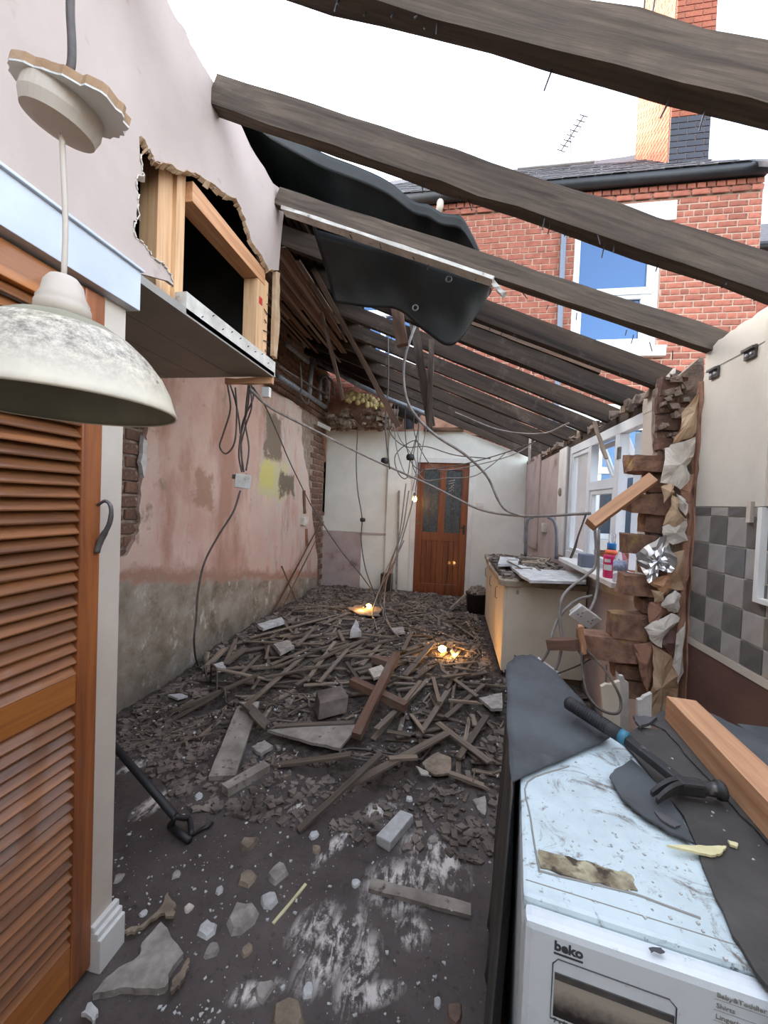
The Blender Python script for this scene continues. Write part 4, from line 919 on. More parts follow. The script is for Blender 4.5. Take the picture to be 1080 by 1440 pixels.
tag(MB().tube(a, .0056, 8, 5).build('ceiling_cable', M['cabledark'], smooth=True), 'grey flat cable hanging above the ceiling rose', 'cable')

# ================================================================ WASHING MACHINE
ZM = 0.85
FL = P(736, 1286, Z=ZM); FRd = (P(1080, 1402, Z=ZM) - FL); ang = math.atan2(FRd.y, FRd.x)
WM = thing('washing_machine', 'dirty white washing machine half covered by roofing felt', 'washing machine', (FL.x, FL.y, 0), ang)
ux = Vector((math.cos(ang), math.sin(ang), 0)); uy = Vector((-math.sin(ang), math.cos(ang), 0))
def ml(p): q = Vector(p) - Vector((FL.x, FL.y, 0)); return Vector((q.dot(ux), q.dot(uy), q.z))
MB().box((0, .012, .0), (.60, .58, ZM - .022)).build('body', M['appliance'], WM, bevel=.012)
MB().box((.002, .0, .66), (.598, .03, ZM - .006)).build('control_panel', M['appliance'], WM, bevel=.010)
MB().box((0, .030, ZM - .0215), (.60, .585, ZM)).build('lid', M['lid'], WM, bevel=.007)
MB().box((.005, .056, ZM - .002), (.595, .0575, ZM + .0006)).build('lid_seam', M['printlight'], WM)
fl_ = lambda x, y: ml(Ppl(x, y, FL, uy))
# pressed rim of the lid panel
tl = lambda x, y: ml(P(x, y, Z=ZM))
rim = spline([tl(x, y) + Vector((0, 0, .0008)) for x, y in ((800, 1078), (742, 1100), (746, 1150), (757, 1218), (765, 1227), (830, 1243), (892, 1258), (930, 1272), (985, 1292))], 4)
MB().tube(rim, .0016, 6).build('lid_rim', M['printlight'], WM)
M['grime'] = mat_rough('caked_grime', sr(196, 190, 160), sr(128, 114, 92), 30, 0.9, 0.6, 60, spots=sr(74, 64, 54), spot_thr=(0.5, 0.62), spot_scale=28)
gp = [tl(x, y) + Vector((0, 0, .0008)) for x, y in ((757, 1196), (800, 1206), (850, 1222), (888, 1232), (897, 1254), (860, 1249), (800, 1234), (760, 1222))]
MB().slab(rag(gp, .003, 4, True, 5), (0, 0, .0016)).build('grime_patch', M['grime'], WM)
# drawer
d0, d1, d2 = fl_(778, 1346), fl_(952, 1408), fl_(775, 1400)
dw = d1.x - d0.x; zt_ = d0.z
rimd = [(d0.x, zt_ - .008), (d0.x + .006, zt_), (d1.x - .008, zt_), (d1.x, zt_ - .008), (d1.x, zt_ - .085), (d0.x, zt_ - .085)]
MB().tube([(x, -.0004, z) for x, z in rimd + rimd[:1]], .0009, 5).build('drawer_outline', M['printgrey'], WM)
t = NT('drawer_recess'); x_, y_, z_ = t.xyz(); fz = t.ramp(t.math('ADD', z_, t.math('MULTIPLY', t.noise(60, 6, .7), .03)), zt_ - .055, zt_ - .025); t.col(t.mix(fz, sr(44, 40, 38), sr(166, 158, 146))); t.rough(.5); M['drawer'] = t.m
MB().box((d0.x + .003, -.0012, zt_ - .08), (d1.x - .002, .004, zt_ - .020)).build('drawer_recess', M['drawer'], WM)
MB().box((d0.x + .003, -.0016, zt_ - .028), (d1.x - .002, .004, zt_ - .019)).build('drawer_grip', M['steel'], WM)
def text(body, size, loc, mat, parent, name, off=0.0, rot=(PI / 2, 0, 0), sx=1.0):
    cu = bpy.data.curves.new(name, 'FONT'); cu.body = body; cu.size = size; cu.offset = off; cu.extrude = .0004; cu.resolution_u = 3
    o = bpy.data.objects.new(name, cu); COL.objects.link(o); dg = bpy.context.evaluated_depsgraph_get(); me = bpy.data.meshes.new_from_object(o.evaluated_get(dg))
    COL.objects.unlink(o); bpy.data.objects.remove(o); q = bpy.data.objects.new(name, me); me.materials.clear(); me.materials.append(mat); link(q, parent); q.location = loc; q.rotation_euler = rot; q.scale = (sx, 1, 1); return q
b0, b1 = fl_(779, 1334), fl_(822, 1343); wl_ = b1.x - b0.x
text('beko', wl_ / 2.1 * 1.0, (b0.x, -.0006, b0.z), M['printgrey'], WM, 'logo_lettering', off=.0006, sx=1.0)
MB().box((b0.x, -.0008, b0.z - .0062), (b0.x + wl_ * .96, .001, b0.z - .0038)).build('logo_underline', M['printgrey'], WM)
s0 = fl_(778, 1432); text('7 - 8kg | 1200', .0085, (s0.x, -.0006, s0.z - .004), M['printgrey'], WM, 'capacity_lettering', off=.0001)
e0 = fl_(1008, 1392)
for i, w_ in enumerate(('Baby&Toddler Cottons', 'Shirts', 'Lingerie')):
    text(w_, .0085, (e0.x, -.0006, e0.z - .008 - i * .0135), M['printlight'], WM, 'programme_lettering'); MB().box((e0.x - .002, -.0005, e0.z - .0115 - i * .0135), (.57, .001, e0.z - .0111 - i * .0135)).build('programme_line', M['printlight'], WM)
# mark on the panel edge
MB().slab(rag([tl(x, y) + Vector((0, 0, .0005)) for x, y in ((912, 1334), (930, 1334), (934, 1341), (915, 1341))], .002, 3, True, 3), (0, 0, .0008)).build('chip_mark', M['printgrey'], WM)

# roofing felt: draped piece on the left and back
FD = thing('roofing_felt', 'grey roofing felt folded over the back and side of the washing machine', 'felt', (FL.x, FL.y, 0), ang)
def dr(u, v):
    y0 = .235 - .255 * min(1, v * 1.4); y = y0 + (.86 - y0) * u; z = ZM + .012 + .035 * max(0, u - .55) - v * (ZM + .005); z = max(z, .008)
    x = -.016 - .022 * v - .016 * math.sin(u * 27 + v * 2.2 + 2 * math.sin(u * 7)) * (.25 + v) - .012 * noise.noise((u * 9, v * 3, 1.)) - .05 * max(0, .2 - u) * v
    return (x, y, z)
MB().grid(50, 24, dr).build('side_drape', M['feltdark'], FD, smooth=True, solid=.004)
tp2 = [tl(x, y) for x, y in ((719, 1107), (788, 1076), (857, 1046), (838, 1020), (812, 996), (780, 968), (745, 945), (722, 948), (711, 958), (712, 1010))]
ctr = sum(tp2, Vector()) / len(tp2)
tpr = rag(tp2, .003, 4, True, 8); mb = MB(); vs = []; fs_ = []; nrg = 6
for k in range(nrg + 1):
    for p in tpr:
        q = ctr.lerp(p, k / nrg); up_ = .010 + .05 * max(0, min(1, (q.y - .45) / .4)) + .004 * noise.noise((q.x * 25, q.y * 25, 0)); vs.append((q.x, q.y, ZM + up_ + (-.012 * max(0, (q.x - .12)) / .1 if q.y > .55 else 0)))
N_ = len(tpr)
for k in range(nrg):
    for i in range(N_): fs_.append((k * N_ + i, k * N_ + (i + 1) % N_, (k + 1) * N_ + (i + 1) % N_, (k + 1) * N_ + i))
mb.add(vs, fs_); mb.build('top_fold', M['felt'], FD, smooth=True, solid=.005)
MB().grid(20, 8, lambda u, v: (-.012 + u * .15, .86 + .012 * math.sin(u * 9) + .02 * v, (ZM + .06 - .09 * u) * (1 - v) + .01 * v)).build('back_drape', M['feltdark'], FD, smooth=True, solid=.004)
# cupboard the felt continues on
CB = thing('low_cupboard', 'low cupboard hidden under roofing felt against the brown wall', 'cupboard', (.82, 0.35, 0))
MB().box((0, 0, 0), (.215, .90, .80)).build('carcass', M['cream'], CB); MB().box((-.01, -.01, .80), (.22, .91, .84)).build('top', M['felt'], CB)
BCK = thing('back_cupboard', 'cream carcass supporting the folded felt behind the washing machine', 'cupboard', (.24, 1.17, 0)); MB().box((0, 0, 0), (.13, .18, .80)).build('carcass', M['cream'], BCK); MB().box((0, 0, .80), (.13, .18, .83)).build('top', M['felt'], BCK)
def flat(name, label, cat, pix, z, th, m, sd_=1, amp=.004, group=None):
    o = MB().slab(rag([P(x, y, Z=z) for x, y in pix], amp, 4, True, sd_), (0, 0, th)).build(name, M[m]); return tag(o, label, cat, group)
flat('felt_strip', 'long black felt strip lying over the right of the washing machine lid', 'felt', ((872, 1042), (896, 1026), (940, 1030), (985, 1088), (1040, 1150), (1085, 1196), (1250, 1390), (1215, 1500), (1160, 1500), (1062, 1372), (1030, 1320), (1000, 1250), (962, 1152), (912, 1090)), ZM + .002, .006, 'feltdark', 3, .002)
flat('felt_strip', 'fan-shaped black felt scrap under the hammer', 'felt', ((857, 1094), (868, 1082), (888, 1070), (930, 1110), (958, 1150), (976, 1188), (940, 1172), (905, 1150), (876, 1126)), ZM + .009, .004, 'felt', 4, .002)
flat('felt_strip', 'dark felt strip lying between the timber and the brown wall', 'felt', ((960, 1000), (1000, 1008), (1045, 1030), (1090, 1062), (1090, 1130), (1040, 1080)), ZM + .002, .010, 'felt', 5, .002)
flat('felt_strip', 'black felt strip lying under the sawn timber', 'felt', ((905, 1016), (935, 1000), (965, 1010), (1010, 1060), (1090, 1130), (1090, 1200), (1030, 1135), (975, 1075), (935, 1028)), ZM + .009, .004, 'feltdark', 6, .003)
flat('slate_shard', 'dark slate shard beside the foot of the broken wall', 'slate', ((890, 1010), (924, 1012), (914, 1020), (900, 1026)), ZM + .014, .008, 'slate', 2, .003)
flat('slate_shard', 'thin grey shard lying just below the hammer claws', 'slate', ((920, 1142), (940, 1150), (957, 1162), (950, 1166), (930, 1155)), ZM + .014, .003, 'slate', 2, .002)
sp = flat('splinter', 'pale yellow wood splinter on the washing machine lid', 'splinter', ((937, 1191), (975, 1192), (1010, 1192), (1022, 1193), (1018, 1197), (1012, 1204), (1000, 1206), (975, 1200)), ZM + .010, .004, 'splinter', 5, .001)
flat('splinter', 'small pale splinter end beside the longer splinter', 'splinter', ((1023, 1184), (1038, 1189), (1036, 1194), (1026, 1190)), ZM + .010, .004, 'splinter', 6, .001)
ta, tb = P(958, 982, Z=ZM + .077), P(1330, 1345, Z=ZM + .077)
timber('sawn_timber', ta - Vector((0, 0, .031)), tb - Vector((0, 0, .031)), .068, .062, M['beamold'], 'pale sawn timber lying across the felt by the brown wall', 'timber', seg=6, jit=.001)
# hammer
zh = ZM + .034
HM = thing('claw_hammer', 'claw hammer with black rubber grip lying on the felt', 'hammer', P(960, 1106, Z=zh))
ho = Vector(HM.location); h0, h1, h2 = P(796, 986, Z=ZM + .068) - ho, P(872, 1034, Z=ZM + .050) - ho, P(962, 1104, Z=zh) - ho
dh = (h1 - h0).normalized()
MB().tube([h0, h0 + dh * .006, h0.lerp(h1, .1), h0.lerp(h1, .35), h0.lerp(h1, .7), h1], [.010, .017, .0175, .0155, .0165, .0165], 14).build('grip', M['rubber'], HM, smooth=True)
for k in range(16):
    c_ = h0.lerp(h1, .12 + k * .045); MB().tube([c_ - dh * .0016, c_ + dh * .0016], .0172, 14).build('grip_rib', M['black'], HM, smooth=True)
MB().tube([h1, h1 + dh * .016], .0165, 14).build('band', M['teal'], HM, smooth=True)
MB().bar(h1 + dh * .01, h2, .022, .017).build('shaft', M['rubber'], HM, bevel=.004)
f0, f1, cl = P(1017, 1112, Z=zh) - ho, P(984, 1108, Z=zh) - ho, P(920, 1118, Z=zh) - ho; df = (f0 - f1).normalized()
MB().tube([f1 - df * .01, f1 + df * .004, f1 + df * .010, f0 - df * .012, f0 - df * .010, f0 - df * .002, f0], [.012, .013, .0125, .0135, .018, .0185, .017], 16).build('poll', M['darksteel'], HM, smooth=True)
MB().bar(f1 + df * .006, f1 - df * .040, .026, .026).build('eye', M['darksteel'], HM, bevel=.005)
sdv = Vector((0, 0, 1)).cross(df)
for s in (-1, 1):
    q = [f1 - df * .035 + sdv * s * .0065, (f1 - df * .035).lerp(cl, .35) + sdv * s * .0075 + Vector((0, 0, .004)), (f1 - df * .035).lerp(cl, .7) + sdv * s * .0085 + Vector((0, 0, .002)), cl + sdv * s * .0095 + Vector((0, 0, -.004))]
    q = spline(q, 4); mbc = MB(); nq = len(q); vs = []; fs_ = []
    for i_, c_ in enumerate(q):
        hw, hh_ = .0058 - .0018 * i_ / nq, .0115 - .0075 * i_ / nq; vs += [c_ + sdv * a_ * hw + Vector((0, 0, b_ * hh_)) for a_, b_ in ((-1, -1), (1, -1), (1, 1), (-1, 1))]
    for i_ in range(nq - 1): fs_ += [(i_ * 4 + k_, i_ * 4 + (k_ + 1) % 4, i_ * 4 + 4 + (k_ + 1) % 4, i_ * 4 + 4 + k_) for k_ in range(4)]
    fs_ += [(3, 2, 1, 0), tuple(nq * 4 - 4 + k_ for k_ in range(4))]
    mbc.add(vs, fs_).build('claw', M['darksteel'], HM, fix=True)
text('PROFESSIONAL', .0075, (P(905, 1062, Z=zh + .012) - ho), M['printlight'], HM, 'shaft_lettering', rot=(0, 0, math.atan2(dh.y, dh.x)))

# ================================================================ KITCHEN UNIT, WORKTOP AND WHAT LIES ON IT
KX, KY = 0.43, 3.28
KU = thing('base_unit', 'cream kitchen base units under the chipped worktop', 'kitchen unit', (KX, KY, 0))
M['unit'] = mat_rough('cream_unit_panel', sr(222, 212, 192), sr(208, 196, 174), 3, .5, .05, 40, spots=sr(180, 164, 140), spot_thr=(.68, .8), spot_scale=8)
MB().box((.02, 0, .10), (XR - KX - .01, .018, .80)).build('end_panel', M['unit'], KU, bevel=.002); MB().box((.03, .018, .10), (XR - KX - .01, 1.65, .80)).build('carcass', M['cream'], KU); MB().box((.06, .02, 0), (XR - KX - .02, 1.65, .10)).build('plinth', M['oldwood_x'], KU)
for k in range(3):
    dd = MB().box((0, .01 + k * .55, .11), (.02, .54 + k * .55, .79)).build('door', M['unit'], KU, bevel=.003); MB().tube([(-.002, .45, .70), (-.02, .45, .69), (-.02, .45, .60), (-.002, .45, .59)], .004, 6).build('handle', M['steel'], dd).location = (0, k * .55, 0)
MB().box((.09, -.004, .735), (.11, .002, .765)).build('bracket', M['printlight'], KU); MB().box((.03, -.006, .10), (.055, .002, .125)).build('bracket', M['printgrey'], KU)
WT = MB().slab(rag([Vector((x, y, .80)) for x, y in ((.385, 3.30), (.42, 3.245), (.75, 3.25), (XR - .012, 3.24), (XR - .012, 4.97), (.40, 4.97), (.385, 4.2))], .012, 5, True, 4), (0, 0, .042)).build('worktop', mat_rough('chipped_worktop', sr(176, 160, 138), sr(140, 126, 108), 9, .8, .4, 40, spots=sr(92, 82, 72), spot_thr=(.56, .7), spot_scale=14)); tag(WT, 'chipped beige worktop buried under rubble', 'worktop')
wh = lambda x, y: .838 + .075 * math.exp(-((x - .75) / .28) ** 2 - ((y - 4.0) / .55) ** 2) + .02 * noise.noise((x * 9, y * 9, 4)) + .012 * noise.noise((x * 25, y * 25, 4))
o = MB().grid(40, 80, lambda u, v: (lambda x, y: (x, y, wh(x, y) + rnd.uniform(-.006, .006)))(.40 + u * .635, 3.27 + v * 1.66)).build('worktop_rubble', M['dirt']); tag(o, 'heap of dark plaster rubble on the worktop', 'rubble', kind='stuff')
ch_ = MB()
for k in range(420):
    x, y = rnd.uniform(.42, 1.0), 3.3 + min(1.6, abs(rnd.gauss(0, .55))); s = rnd.uniform(.006, .026); ch_.obox((x, y, wh(x, y) + s * .4), (s, rnd.uniform(-.3, .3) * s, rnd.uniform(-.3, .3) * s), (0, s * rnd.uniform(.5, 1), 0), (0, rnd.uniform(-.3, .3) * s, s * .6), s * .4)
tag(ch_.build('worktop_crumbs', M['chipdark']), 'loose grey crumbs scattered on the worktop rubble', 'rubble', kind='stuff')
WH = Heap(.38, 1.05, 3.2, 5.0, lambda x, y: wh(x, y) + .012)
def wboard(pix, z0, th, m, amp, n, label, name):
    pts = rag([P(x, y, Z=z0) for x, y in pix], amp, n, True, 3); z = WH.poly(pts) - .03
    pts = rag([P(x, y, Z=z) for x, y in pix], amp, n, True, 3); pts = [Vector((min(p.x, XR - .012), p.y, z)) for p in pts]; WH.stamp_poly(pts, z + th)
    tag(MB().slab(pts, (0, 0, th)).build(name, M[m]), label, 'board')
wboard(((716, 797), (730, 810), (745, 820), (824, 822), (826, 812), (800, 806), (762, 804), (735, 796)), .872, .02, 'whitelump', .006, 4, 'white textured board broken on the worktop edge', 'ceiling_tile_piece')
wboard(((700, 797), (728, 796), (730, 788), (703, 786)), .893, .025, 'whitelump', .004, 3, 'small white board piece at the worktop corner', 'plaster_piece')
wboard(((733, 793), (765, 796), (775, 786), (740, 785)), .915, .02, 'beige', .006, 3, 'pale plaster slab on the worktop behind the white board', 'plaster_piece')
for k in range(26):
    x, y = rnd.uniform(.52, .90), rnd.uniform(3.5, 4.75); a_ = rnd.uniform(0, PI); L = rnd.uniform(.08, .22); d = Vector((math.cos(a_), math.sin(a_), 0)) * L / 2
    a, b = Vector((x, y, 0)) - d, Vector((x, y, 0)) + d; za, zb = WH.rest(a, b, .02); WH.stamp(a, b, .02, za + .006, zb + .006)
    timber('lath_scrap', (a.x, a.y, za + .003), (b.x, b.y, zb + .003), .02, .006, M['lath'], 'broken lath scrap on the worktop rubble', 'lath', 'lath scraps on the worktop', seg=2, jit=.0005)
gb = P(826, 800, X=.985); o = MB().box((.935, gb.y - .02, 1.003), (1.035, gb.y + .075, 1.10)).build('plastic_box', M['greybox'], bevel=.008); tag(o, 'blue-grey plastic box on the sill ledge beside the bottles', 'box')
# tap pipes
for i, pp in enumerate((((739, 782), (740, 752), (741, 736), (744, 729), (750, 727)), ((782, 786), (783, 760), (782, 742), (778, 731), (770, 727)))):
    o = MB().tube([P(x, y, Y=4.3 - i * .4) for x, y in pp], .016, 10, 5).build('tap_pipe', M['galv'], smooth=True); tag(o, ('bent grey pipe rising from the worktop against the far corner', 'bent grey pipe rising from the worktop rubble beside the wall socket')[i], 'pipe')
sk_ = P(766, 742, X=XR - .006); o = MB().box((XR - .03, sk_.y - .08, sk_.z - .05), (XR, sk_.y + .08, sk_.z + .05)).build('wall_socket', M['whitedirt'], bevel=.004); tag(o, 'dusty wall socket above the worktop beyond the window', 'socket')
sk2 = P(788, 692, X=XR - .012); o = MB().lathe([(.04, 0), (.04, .01), (.025, .016), (.0, .016)], (XR - .012, sk2.y, sk2.z), 14, (-1, 0, 0)).build('pipe_stub', M['beige']); tag(o, 'broken round pipe stub on the white window reveal', 'pipe')
# bottles on the sill
bp = P(858, 811, X=.99); bp.z = 1.003
B1 = thing('detergent_bottle', 'pink detergent bottle with blue cap on the window sill', 'bottle', bp)
MB().lathe([(.040, 0), (.043, .01), (.043, .13), (.040, .15)], n=24).build('body', M['pink'], B1, smooth=True); MB().lathe([(.041, .15), (.036, .165), (.026, .178)], n=24).build('shoulder', M['orange'], B1, smooth=True)
MB().lathe([(.026, .178), (.026, .215), (.024, .22)], n=20).build('cap', M['bluecap'], B1, smooth=True); MB().lathe([(.020, .22), (.019, .245), (.022, .255), (.020, .275), (.006, .28)], n=20).build('cup', M['clearplastic'], B1, smooth=True)
MB().grid(8, 1, lambda u, v: (.0438 * math.sin(-.9 + u * 1.2 - .5), -.0438 * math.cos(-.9 + u * 1.2 - .5), .05 + v * .035)).build('label_band', M['white'], B1); MB().grid(8, 1, lambda u, v: (.0438 * math.sin(-.9 + u * .9 - .4), -.0438 * math.cos(-.9 + u * .9 - .4), .10 + v * .02)).build('label_band', M['white'], B1)
bp2 = P(871, 818, X=.985); bp2.z = 1.003
B2 = thing('water_bottle', 'clear plastic bottle with blue printed label on the window sill', 'bottle', bp2)
MB().lathe([(.034, 0), (.037, .008), (.035, .03), (.037, .05), (.036, .12), (.030, .15), (.014, .175), (.013, .19)], n=24).build('body', M['clearplastic'], B2, smooth=True); MB().lathe([(.0375, .07), (.0375, .125)], n=24).build('label', M['labelpaper'], B2, smooth=True)

# ================================================================ FAR DOOR
FD2 = thing('door_1', 'stained wooden door with two leaded glass panels', 'door', (-.175, YF + .02, 0.0)); del FD2['category']; FD2['kind'] = 'structure'
def fd(x0, x1, z0, z1, nm, m='doorwood', y0=0., y1=.04, bev=.004): return MB().box((x0, y0, z0), (x1, y1, z1)).build(nm, M[m], FD2, bevel=bev)
fd(-.39, -.285, .01, 2.05, 'stile'); fd(.285, .39, .01, 2.05, 'stile'); fd(-.052, .052, .2, 1.95, 'muntin', y0=.003, y1=.037); fd(-.285, .285, 1.95, 2.05, 'rail'); fd(-.285, .285, .86, .99, 'rail'); fd(-.285, .285, .01, .2, 'rail')
for s in (-1, 1):
    xa, xb = (-.285, -.052) if s < 0 else (.052, .285)
    g_ = fd(xa, xb, .99, 1.95, 'glass_panel', 'doorglass', .016, .024, 0); xm = (xa + xb) / 2
    for k in range(3): MB().tube([(xm + .035 * math.sin(q) * (1 if k != 1 else -1), .012, 1.12 + .7 * q / (2 * PI)) for q in [2 * PI * i / 14 for i in range(15)]] if k < 2 else [(xm, .012, 1.0), (xm, .012, 1.94)], .003, 5).build('lead_came', M['steel'], g_)
    MB().lathe([(.03, 0), (.02, .004), (0, .004)], (xm, .014, 1.35), 4, (0, -1, 0)).build('lead_diamond', M['steel'], g_)
    for k in range(3): fd(xa + k * (xb - xa) / 3 + .002, xa + (k + 1) * (xb - xa) / 3 - .002, .2, .86, 'panel_board', y0=.012, y1=.03, bev=.003)
for k in range(5): MB().tube([(.10 + rnd.uniform(-.02, .05), .01, 1.62 + k * .04), (.14 + rnd.uniform(-.02, .05), .01, 1.66 + k * .035), (.17, .01, 1.63 + k * .045)], .004, 5).build('white_sticker', M['cream'], FD2)
hh = fd(.33, .365, .98, 1.12, 'lock_plate', 'darksteel', -.006, .0, .001); MB().tube([(.347, -.005, 1.08), (.347, -.04, 1.08), (.27, -.045, 1.08)], .008, 8).build('lever', M['darksteel'], hh); fd(-.36, -.335, 1.10, 1.15, 'lock', 'steel', -.006, 0, .001)
struct(MB().box((-.645, YF - .012, 0), (-.567, YF + .13, 2.13)).build('trim_4', M['white'], bevel=.004), 'white architrave beside the hinge of the wooden door'); struct(MB().box((.217, YF - .012, 0), (.285, YF + .13, 2.13)).build('trim_5', M['white'], bevel=.004), 'white architrave beside the lock of the wooden door'); struct(MB().box((-.567, YF - .012, 2.055), (.217, YF + .13, 2.13)).build('trim_6', M['white'], bevel=.004), 'white architrave over the wooden door')
sw = P(675, 710, Y=YF); o = MB().box((sw.x - .06, YF - .012, sw.z - .035), (sw.x + .06, YF, sw.z + .035)).build('light_switch', M['white'], bevel=.003); tag(o, 'white light switch on the far wall beside the door', 'switch')
# things along the far wall
bk = Vector((.35, 5.16, .06)); BK = thing('bucket', 'black bucket heaped with rubble beside the door', 'bucket', (bk.x, bk.y, hgt(bk.x, bk.y) - .01))
MB().lathe([(.12, 0), (.142, .26), (.15, .265), (.15, .28), (.138, .28), (.13, .24)], n=24).build('body', M['black'], BK, smooth=True)
mb = MB()
for k in range(60):
    a_, r_ = rnd.uniform(0, 2 * PI), rnd.uniform(0, .10); s = rnd.uniform(.015, .04); mb.obox((r_ * math.cos(a_), r_ * math.sin(a_), .27 + .06 * (1 - r_ / .14) + rnd.uniform(-.01, .02)), (s, .3 * s, .2 * s), (-.3 * s, s, 0), (0, .2 * s, s * .5), s * .4)
bo = mb.build('rubble_fill', M['chipdark'], BK); bo['kind'] = 'stuff'
timber('leaning_board', Vector((.02, 5.20, hgt(.02, 5.2) + .01)), Vector((.205, 5.22, .27)), .09, .02, M['greyboard'], 'grey board leaning against the rubble bucket', 'board')
db = P(545, 836, Z=.03); o = MB().box((db.x - .12, db.y, .03), (db.x + .055, db.y + .12, .34)).build('meter_box', M['black'], bevel=.01); tag(o, 'dark plastic box on the floor left of the door', 'box')
timber('leaning_pole', P(557, 836, Z=.03), P(561, 690, Y=YF - .03), .03, .022, M['greyboard'], 'thin grey batten leaning on the wall left of the door', 'batten', up=(0, 1, 0))

# ================================================================ BROKEN CROSS-WALL STUB
YS = 2.0
ws = struct(MB().slab(rag([P(x, y, Y=YS + .05) for x, y in ((925, 545), (945, 535), (965, 520), (990, 500), (990, 1010), (905, 1010), (897, 950), (905, 905), (912, 865), (918, 800), (914, 760), (917, 705), (919, 665), (926, 635))], .01, 3, True, 6), (0, .05, 0)).build('wall_stub', M['oldmortar']), 'jagged broken brick end of the removed cross wall')
def tooth(x0, y0, x1, y1, dep=.105, yo=0., m='toothbrick', jit=.009, dx=.0):
    a, b = P(x0, y0, Y=YS + yo), P(x1, y1, Y=YS + yo)
    mb = MB().obox(((a.x + b.x) / 2, YS + yo + dep / 2, (a.z + b.z) / 2), ((b.x - a.x) / 2, 0, (b.x - a.x) * rnd.uniform(-.03, .03)), (0, dep / 2, 0), (0, 0, (a.z - b.z) / 2), jit)
    me = mb.mesh('brick'); bm = bmesh.new(); bm.from_mesh(me); bmesh.ops.subdivide_edges(bm, edges=bm.edges[:], cuts=2, use_grid_fill=True)
    for v in bm.verts: v.co += Vector((rnd.uniform(-1, 1), rnd.uniform(-1, 1), rnd.uniform(-1, 1))) * jit * .35
    bm.to_mesh(me); bm.free(); me.materials.append(M[m]); o = bpy.data.objects.new('brick', me); link(o, ws); return o
for r_ in ((893, 638, 937, 664), (888, 694, 943, 722), (884, 752, 925, 782), (878, 811, 920, 842), (862, 864, 912, 902), (818, 893, 898, 934)): tooth(*r_)
for r_ in ((913, 665, 950, 693), (908, 723, 950, 751), (905, 783, 950, 810), (902, 842, 950, 864), (866, 934, 900, 958), (895, 903, 950, 935), (880, 958, 950, 990)): tooth(*r_, dep=.07, yo=.035, jit=.006)
for r_ in ((930, 530, 964, 556), (926, 558, 950, 582), (951, 558, 970, 582), (926, 584, 962, 606), (926, 608, 948, 634), (950, 608, 970, 634)): tooth(*r_, dep=.05, yo=.03, jit=.008, m='oldbrick')
for k in range(40):
    c_ = P(rnd.uniform(930, 968), rnd.uniform(525, 640), Y=YS + .02); s = rnd.uniform(.006, .018); MB().obox(c_, (s, 0, .2 * s), (0, s, 0), (-.2 * s, 0, s * .7), s * .4).build('mortar_lump', M['oldmortar'], ws)
def torn(pix, crop, m, y, curl=.03, sd_=1, nm='torn_piece'):
    ox, oy, sc = ((840, 480, 5.144), (820, 740, 4.5))[crop]
    pts = rag([P(ox + x / sc, oy + yy / sc, Y=y) for x, yy in pix], .005, 3, True, sd_); c_ = sum(pts, Vector()) / len(pts); n = len(pts); vs = [c_ + Vector((0, -curl * .6, 0))]; fs_ = []
    for k, f in ((1, .55), (2, 1.0)):
        for i, p in enumerate(pts):
            q = c_.lerp(p, f); q = q.copy(); q.y = y - curl * (1 - f) * .6 + (noise.noise((q.x * 18 + sd_, q.z * 18, sd_)) * curl if f == 1 else noise.noise((q.x * 18 + sd_, q.z * 18, sd_)) * curl * .6); vs.append(q)
    for i in range(n):
        j = (i + 1) % n; fs_ += [(0, 1 + j, 1 + i), (1 + i, 1 + j, 1 + n + j, 1 + n + i)]
    return MB().add(vs, fs_).build(nm, M[m], ws, solid=.004)
Tn = [(((755, 285), (720, 380), (640, 480), (600, 600), (558, 735), (650, 705), (740, 655), (755, 480), (768, 300)), 0, 'paper', 1.985), (((500, 770), (560, 740), (720, 688), (705, 800), (660, 900), (668, 1000), (600, 1072), (540, 1035), (450, 1022), (470, 900)), 0, 'paperwhite', 1.965),
      (((600, 1062), (660, 1010), (705, 955), (700, 1150), (655, 1260), (612, 1110)), 0, 'plasterbrown', 1.97), (((470, 1052), (540, 1030), (558, 1090), (520, 1122), (488, 1165)), 0, 'paper', 1.95), (((540, 1110), (572, 1130), (592, 1232), (642, 1290), (560, 1345), (482, 1330), (522, 1222)), 0, 'paper', 1.955),
      (((568, 1098), (622, 1130), (655, 1182), (634, 1265), (600, 1200)), 0, 'paperwhite', 1.945), (((690, 700), (730, 690), (715, 1200), (690, 1440), (630, 1440), (640, 1260), (690, 1150)), 0, 'plasterbrown', 1.985), (((470, 1340), (640, 1280), (650, 1440), (540, 1470), (470, 1400)), 0, 'paperwhite', 1.96),
      (((390, 350), (530, 305), (575, 400), (512, 442), (470, 392)), 1, 'beamold', 1.965), (((430, 402), (512, 412), (500, 468), (448, 480)), 1, 'paper', 1.95), (((520, 450), (590, 408), (616, 440), (600, 545), (545, 540), (488, 502)), 1, 'paperwhite', 1.94),
      (((418, 480), (532, 468), (555, 545), (418, 612)), 1, 'plasterbrown', 1.965), (((388, 642), (560, 550), (612, 580), (560, 650), (490, 765), (420, 712)), 1, 'paperwhite', 1.945), (((500, 752), (560, 650), (592, 690), (572, 825)), 1, 'brown', 1.95), (((322, 752), (442, 728), (444, 900), (402, 1045), (350, 900)), 1, 'plasterbrown', 1.975),
      (((440, 750), (560, 822), (602, 1000), (592, 1092), (500, 1212), (395, 1205), (385, 1120), (430, 1000), (442, 900)), 1, 'paper', 1.955), (((590, 682), (642, 600), (640, 880), (602, 1000), (568, 880)), 1, 'paperwhite', 1.95), (((625, 60), (680, 60), (660, 300), (640, 620), (590, 680), (610, 400)), 1, 'plasterbrown', 1.97), (((540, 170), (640, 150), (640, 400), (570, 400), (530, 340)), 1, 'paper', 1.965)]
for i, (pp, cr_, m_, y) in enumerate(Tn): torn(pp, cr_, m_, y, sd_=i + 1)
